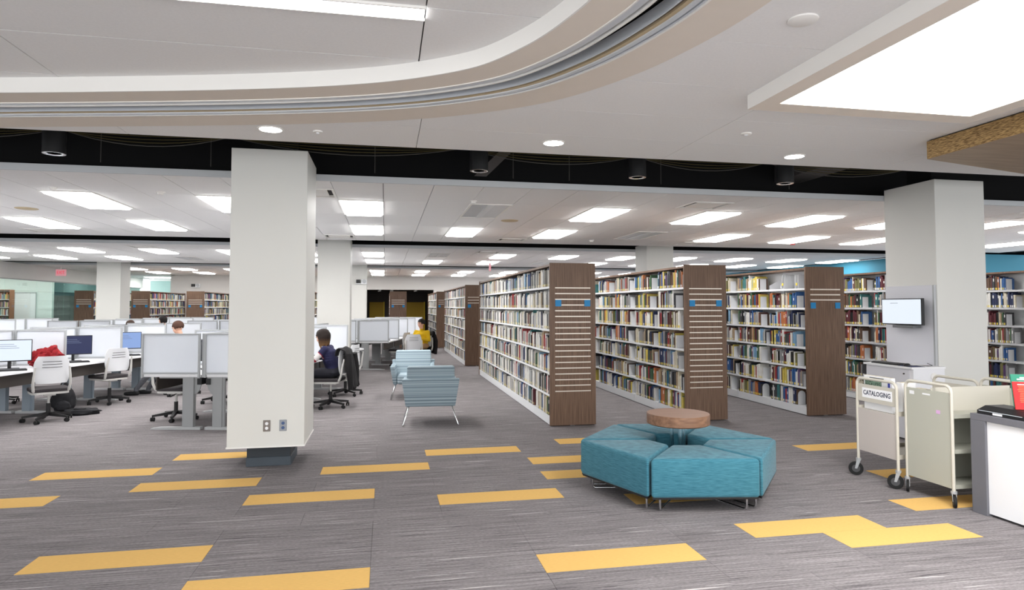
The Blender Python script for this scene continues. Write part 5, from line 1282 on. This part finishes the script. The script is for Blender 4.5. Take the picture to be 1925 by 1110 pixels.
    # hair: shell over the crown and back, down to the chosen length
    hbld = MB(); n, m_ = 48, 22; vs = []; lenz = hair['len']
    from mathutils import noise
    for i in range(m_ + 1):
        u = i / m_
        for k in range(n):
            a = 2 * math.pi * k / n; ca, sa = math.cos(a), math.sin(a)     # sa>0 is the face side
            fr = max(0.0, sa)
            zmin = lenz if sa < 0.30 else lenz + (0.055 - lenz) * min(1, (sa - 0.30) / 0.30)
            th = u * math.pi * 0.5
            if u < 0.62:
                q = u / 0.62 * math.pi / 2; z = 0.040 + 0.096 * math.cos(q); rr = math.sin(q)
                if sa > 0.3: z = max(z, 0.055)
            else:
                q = (u - 0.62) / 0.38; z = 0.040 + (min(zmin, 0.04) - 0.040) * q; rr = 1.0 - hair.get('taper', 0.1) * q * q
                if zmin > 0.04: z = 0.055
            lng = max(0.0, -lenz - 0.08) * 9
            j = 1 + 0.05 * noise.noise(V((ca * 5, sa * 5, u * 3 + hair.get('seed', 0)))) + (0.035 + 0.05 * lng * max(0, u - 0.5)) * noise.noise(V((ca * 9, sa * 9, u * 2.2 + 7)))
            if u > 0.62 and zmin < 0: z += 0.03 * noise.noise(V((ca * 6, sa * 6, 3.3))) * (u - 0.62) / 0.38 * (1 + 2 * lng); rr *= 1 + 0.10 * lng * math.sin((u - 0.62) / 0.38 * 4.2)
            vs.append((rr * ca * 0.090 * hair.get('vol', 1) * j, rr * sa * (0.092 if sa > 0 else 0.112 * hair.get('vol', 1)) * j - 0.014, z))
    fs = [(i * n + k, (i + 1) * n + k, (i + 1) * n + (k + 1) % n, i * n + (k + 1) % n) for i in range(m_) for k in range(n)]
    hv = []
    for x, y, z in vs:
        q = HM @ V((x, y, max(z, 0.0)))
        if z < 0: q = q + V((0, 0, z)) + (HM.to_3x3() @ V((0, 0, 0.25 * z))) * 0
        hv.append(tuple(q))
    hbld.add(hv, fs)
    ho = hbld.build('hair', hair['mat'], t, smooth=True); so = ho.modifiers.new('s', 'SOLIDIFY'); so.thickness = 0.014; so.offset = -1
    return t, HM
def resize(t, s): t.scale = (s, s, s)
def hair_mat(name, top, tip, z0, z1):
    m = bpy.data.materials.new(name); m.use_nodes = True; nt = m.node_tree; b = nt.nodes['Principled BSDF']; b.inputs['Roughness'].default_value = 0.6; b.inputs['Specular IOR Level'].default_value = 0.2
    tc = nt.nodes.new('ShaderNodeTexCoord'); sp = nt.nodes.new('ShaderNodeSeparateXYZ'); nt.links.new(tc.outputs['Object'], sp.inputs[0])
    nz = nt.nodes.new('ShaderNodeTexNoise'); nz.inputs['Scale'].default_value = 60; nt.links.new(tc.outputs['Object'], nz.inputs[0])
    ad = nt.nodes.new('ShaderNodeMath'); ad.operation = 'MULTIPLY_ADD'; ad.inputs[1].default_value = 0.06; nt.links.new(nz.outputs['Fac'], ad.inputs[0]); nt.links.new(sp.outputs['Z'], ad.inputs[2])
    mr = nt.nodes.new('ShaderNodeMapRange'); mr.inputs['From Min'].default_value = z0 + 0.03; mr.inputs['From Max'].default_value = z1 + 0.03; nt.links.new(ad.outputs[0], mr.inputs['Value'])
    mxx = nt.nodes.new('ShaderNodeMix'); mxx.data_type = 'RGBA'; mxx.inputs[6].default_value = tip; mxx.inputs[7].default_value = top
    nt.links.new(mr.outputs[0], mxx.inputs[0]); nt.links.new(mxx.outputs[2], b.inputs['Base Color']); return m
def seated(lean=0.1, arms=None, legs=None, head=(0, 0.12, 1.17), **kw):
    P = dict(pelvis=(0, -0.06, 0.575), waist=(0, -0.05 + lean * 0.4, 0.72), chest=(0, -0.05 + lean * 1.0, 0.895), neck=(0, -0.03 + lean * 1.25, 1.02), head=head,
             shoulder=[(-0.175, -0.04 + lean, 0.955), (0.175, -0.04 + lean, 0.955)],
             leg=legs or [dict(hip=(-0.09, -0.03, 0.57), knee=(-0.11, 0.40, 0.555), ankle=(-0.11, 0.42, 0.10), toe=(-0.12, 0.60, 0)), dict(hip=(0.09, -0.03, 0.57), knee=(0.11, 0.40, 0.555), ankle=(0.11, 0.40, 0.10), toe=(0.12, 0.58, 0))],
             arm=arms or [dict(elbow=(-0.24, 0.10 + lean, 0.79), wrist=(-0.14, 0.36 + lean, 0.81), hand=(0.25, 1, 0), thumb=1), dict(elbow=(0.24, 0.10 + lean, 0.79), wrist=(0.14, 0.36 + lean, 0.81), hand=(-0.25, 1, 0), thumb=-1)])
    up = kw.pop('up', 0.0)
    if up:
        P['waist'] = (P['waist'][0], P['waist'][1], P['waist'][2] + up * 0.5)
        for k in ('chest', 'neck', 'head'): P[k] = (P[k][0], P[k][1], P[k][2] + up)
        P['shoulder'] = [(x, y, z + up) for x, y, z in P['shoulder']]
    P.update(kw); return P
# --- woman reading beside the outlet column
M_navy = mat('knit_navy', rgb(34, 34, 68), 0.9, bump=0.2, vscale=(90, 90, 90)); M_knitw = mat('knit_white', rgb(214, 208, 208), 0.9); M_knitr = mat('knit_red', rgb(150, 30, 48), 0.9); M_jean = mat('dark_trousers', rgb(38, 38, 46), 0.9); M_shoe = mat('black_shoe', rgb(28, 28, 30), 0.6)
hm = hair_mat('hair_ombre', rgb(36, 27, 24), rgb(132, 98, 66), 0.99, 1.13)
arm = [dict(elbow=(-0.25, 0.20, 0.795), wrist=(-0.10, 0.44, 0.812), hand=(0.3, 1, 0), thumb=1, bands=[(0, 0), (0.34, 5), (0.40, 4), (0.92, 5)], fore=0),
       dict(elbow=(0.25, 0.20, 0.795), wrist=(0.12, 0.44, 0.812), hand=(-0.2, 1, 0), thumb=-1, bands=[(0, 0), (0.34, 5), (0.40, 4), (0.92, 5)], fore=0)]
person('woman with shoulder-length brown hair in a navy striped sweater, reading at a desk', (-0.87, 11.02, 0), math.radians(80), seated(0.10, arm, head=(0, 0.15, 1.145), head_pitch=math.radians(24), head_yaw=math.radians(-4), bulk=1.14),
       [M_navy, M_skin, M_jean, M_shoe, M_knitw, M_knitr], dict(mat=hm, len=-0.185, vol=1.16, taper=0.04, seed=2), voxel=0.009)
def coat(label, loc, rz, seed, w_=0.27, top=0.93, bot=0.32, m_=None):
    """garment hung over a chair back; local +Y is the chair front"""
    from mathutils import noise
    t = thing('draped_coat', label, 'coat', loc, rz)
    nx, nz = 22, 18; vs = []; b = MB()
    prof = [(-0.203, top - 0.09), (-0.207, top - 0.03), (-0.224, top + 0.018), (-0.258, top + 0.032), (-0.294, top - 0.01)] + [(-0.312 - 0.010 * k, top - 0.06 - (top - 0.06 - bot) * k / 12) for k in range(1, 13)]
    for j, (y, z) in enumerate(prof):
        for i in range(nx + 1):
            u = -1 + 2 * i / nx; q = noise.noise(Vector((u * 3.2 + seed, j * 0.10, seed)))
            sag = 0.05 * noise.noise(Vector((u * 2.3, seed, 1.7))) * (1 if j > 8 else 0) * (j - 8) / 9
            vs.append((u * w_ * (1 - 0.12 * max(0, j - 10) / 7), y + 0.03 * q * max(0, min(1, (j - 3) / 5)) + (0.075 if j < 4 else 0.02) * u * u, z + sag))
    W = nx + 1; fs = [(j * W + i, j * W + i + 1, (j + 1) * W + i + 1, (j + 1) * W + i) for j in range(len(prof) - 1) for i in range(nx)]
    o = b.add(vs, fs).build('coat_body', m_ or mat('coat_black', rgb(24, 22, 24), 0.85), t, smooth=True)
    s = o.modifiers.new('s', 'SOLIDIFY'); s.thickness = 0.018; s.offset = 0
    for sx in (-1, 1):
        MB().tube([(sx * w_ * 0.80, -0.335, top - 0.07), (sx * w_ * 0.98, -0.35, top - 0.25), (sx * w_ * 0.95, -0.365, top - 0.42), (sx * w_ * 0.88, -0.375, bot - 0.02)], [0.05, 0.055, 0.05, 0.04], 10).build('sleeve', m_ or mat('coat_black', rgb(24, 22, 24), 0.85), t, smooth=True)
coat('black coat hung over the seated woman\'s chair back', (-0.87, 11.02, 0), math.radians(80), 4.0, w_=0.24, top=0.945, bot=0.33)
# --- man in yellow
M_yell = mat('sweater_yellow', rgb(216, 176, 22), 0.9, var=0.06, vscale=(20, 20, 20)); M_khaki = mat('khaki', rgb(160, 126, 88), 0.9)
arm = [dict(elbow=(-0.25, 0.06, 0.74), wrist=(-0.06, 0.26, 0.80), hand=(0.5, 0.8, 0.1), thumb=1), dict(elbow=(0.27, 0.05, 0.72), wrist=(0.12, 0.27, 0.66), hand=(-0.5, 0.7, -0.2), thumb=-1)]
legs = [dict(hip=(-0.09, -0.03, 0.57), knee=(-0.13, 0.40, 0.56), ankle=(-0.12, 0.36, 0.10), toe=(-0.14, 0.55, 0)), dict(hip=(0.09, -0.03, 0.57), knee=(0.13, 0.40, 0.57), ankle=(0.10, 0.33, 0.10), toe=(0.12, 0.52, 0))]
person('man in a bright yellow sweater and khaki trousers sitting on a task chair', (0.98, 17.75, 0), face(-0.5, -0.87), seated(0.03, arm, legs, head=(0, 0.04, 1.19), bulk=1.16, head_yaw=math.radians(-38), head_pitch=math.radians(10)),
       [M_yell, M_skin, M_khaki, M_shoe], dict(mat=hair_mat('hair_dark', rgb(30, 24, 22), rgb(40, 32, 30), 1.0, 1.3), len=-0.03, vol=0.98, seed=5), voxel=0.011)
for ob in bpy.data.objects:
    if ob.get('label') == 'task chair under the man in yellow': ob.rotation_euler.z = face(-0.5, -0.87)
coat('black coat over the chair of the man in yellow', (0.98, 17.75, 0), face(-0.5, -0.87), 9.0, w_=0.27, top=0.948, bot=0.36)
t = thing('white_cloth_bag', 'crumpled white cloth bag held at the lap of the man in yellow', 'bag', (0.645, 17.39, 0.612), 0.3)
bb = blob_mesh(0.09, 0.07, 0.08, 6.3, 0.14); bb.v = [(x, y, z + 0.06) for x, y, z in bb.v]; bb.build('body', M_paper, t, smooth=True)
MB().tube([(-0.04, 0, 0.12), (-0.02, 0.0, 0.165), (0.03, 0, 0.16), (0.045, 0, 0.11)], 0.008, 6).build('handle', M_paper, t, smooth=True)
# --- man with grey sleeves, legs under the desk
M_grey = mat('shirt_grey', rgb(150, 154, 158), 0.9, var=0.15, vscale=(20, 20, 20)); M_jeang = mat('jeans_grey', rgb(98, 100, 106), 0.9, var=0.15, vscale=(30, 30, 30))
legs = [dict(hip=(-0.09, -0.03, 0.57), knee=(-0.11, 0.43, 0.553), ankle=(-0.10, 0.80, 0.12), toe=(-0.10, 1.0, 0)), dict(hip=(0.09, -0.03, 0.57), knee=(0.11, 0.43, 0.553), ankle=(0.12, 0.70, 0.10), toe=(0.14, 0.90, 0))]
arm = [dict(elbow=(-0.26, 0.08, 0.74), wrist=(-0.10, 0.30, 0.75), hand=(0.3, 1, -0.1), thumb=1), dict(elbow=(0.26, 0.08, 0.74), wrist=(0.10, 0.30, 0.75), hand=(-0.3, 1, -0.1), thumb=-1)]
resize(person('man with brown hair and grey sleeves, legs stretched under a desk', (-3.725, 13.08, 0), math.radians(78), seated(0.05, arm, legs, head=(0, 0.10, 1.19), up=0.06, head_pitch=math.radians(24)),
       [M_grey, M_skin, M_jeang, M_shoe], dict(mat=hair_mat('hair_brown', rgb(70, 46, 36), rgb(80, 54, 42), 1.0, 1.3), len=-0.03, vol=1.0, seed=7), voxel=0.011)[0], 1.0)
# --- two more readers whose heads show over the screens
M_tee = mat('tee_white', rgb(228, 228, 230), 0.9); M_char = mat('top_charcoal', rgb(52, 50, 54), 0.9)
person('hunched reader in a white top whose brown hair shows over the screens', (-6.4, 18.6, 0), math.radians(80), seated(0.12, head=(0, 0.2, 1.16), head_pitch=math.radians(35)), [M_tee, M_skin, M_jean, M_shoe], dict(mat=hair_mat('hair_b2', rgb(58, 42, 34), rgb(70, 52, 42), 1.0, 1.3), len=-0.06, vol=1.05, seed=3), voxel=0.013)
resize(person('dark-haired reader glimpsed in front of the far bookstacks', (-6.12, 19.9, 0), math.radians(80), seated(0.06, head=(0, 0.1, 1.20), up=0.06, head_pitch=math.radians(10)), [M_char, M_skin, M_jean, M_shoe], dict(mat=hair_mat('hair_b3', rgb(26, 22, 22), rgb(30, 26, 26), 1.0, 1.3), len=-0.08, vol=1.1, seed=1), voxel=0.013)[0], 1.0)
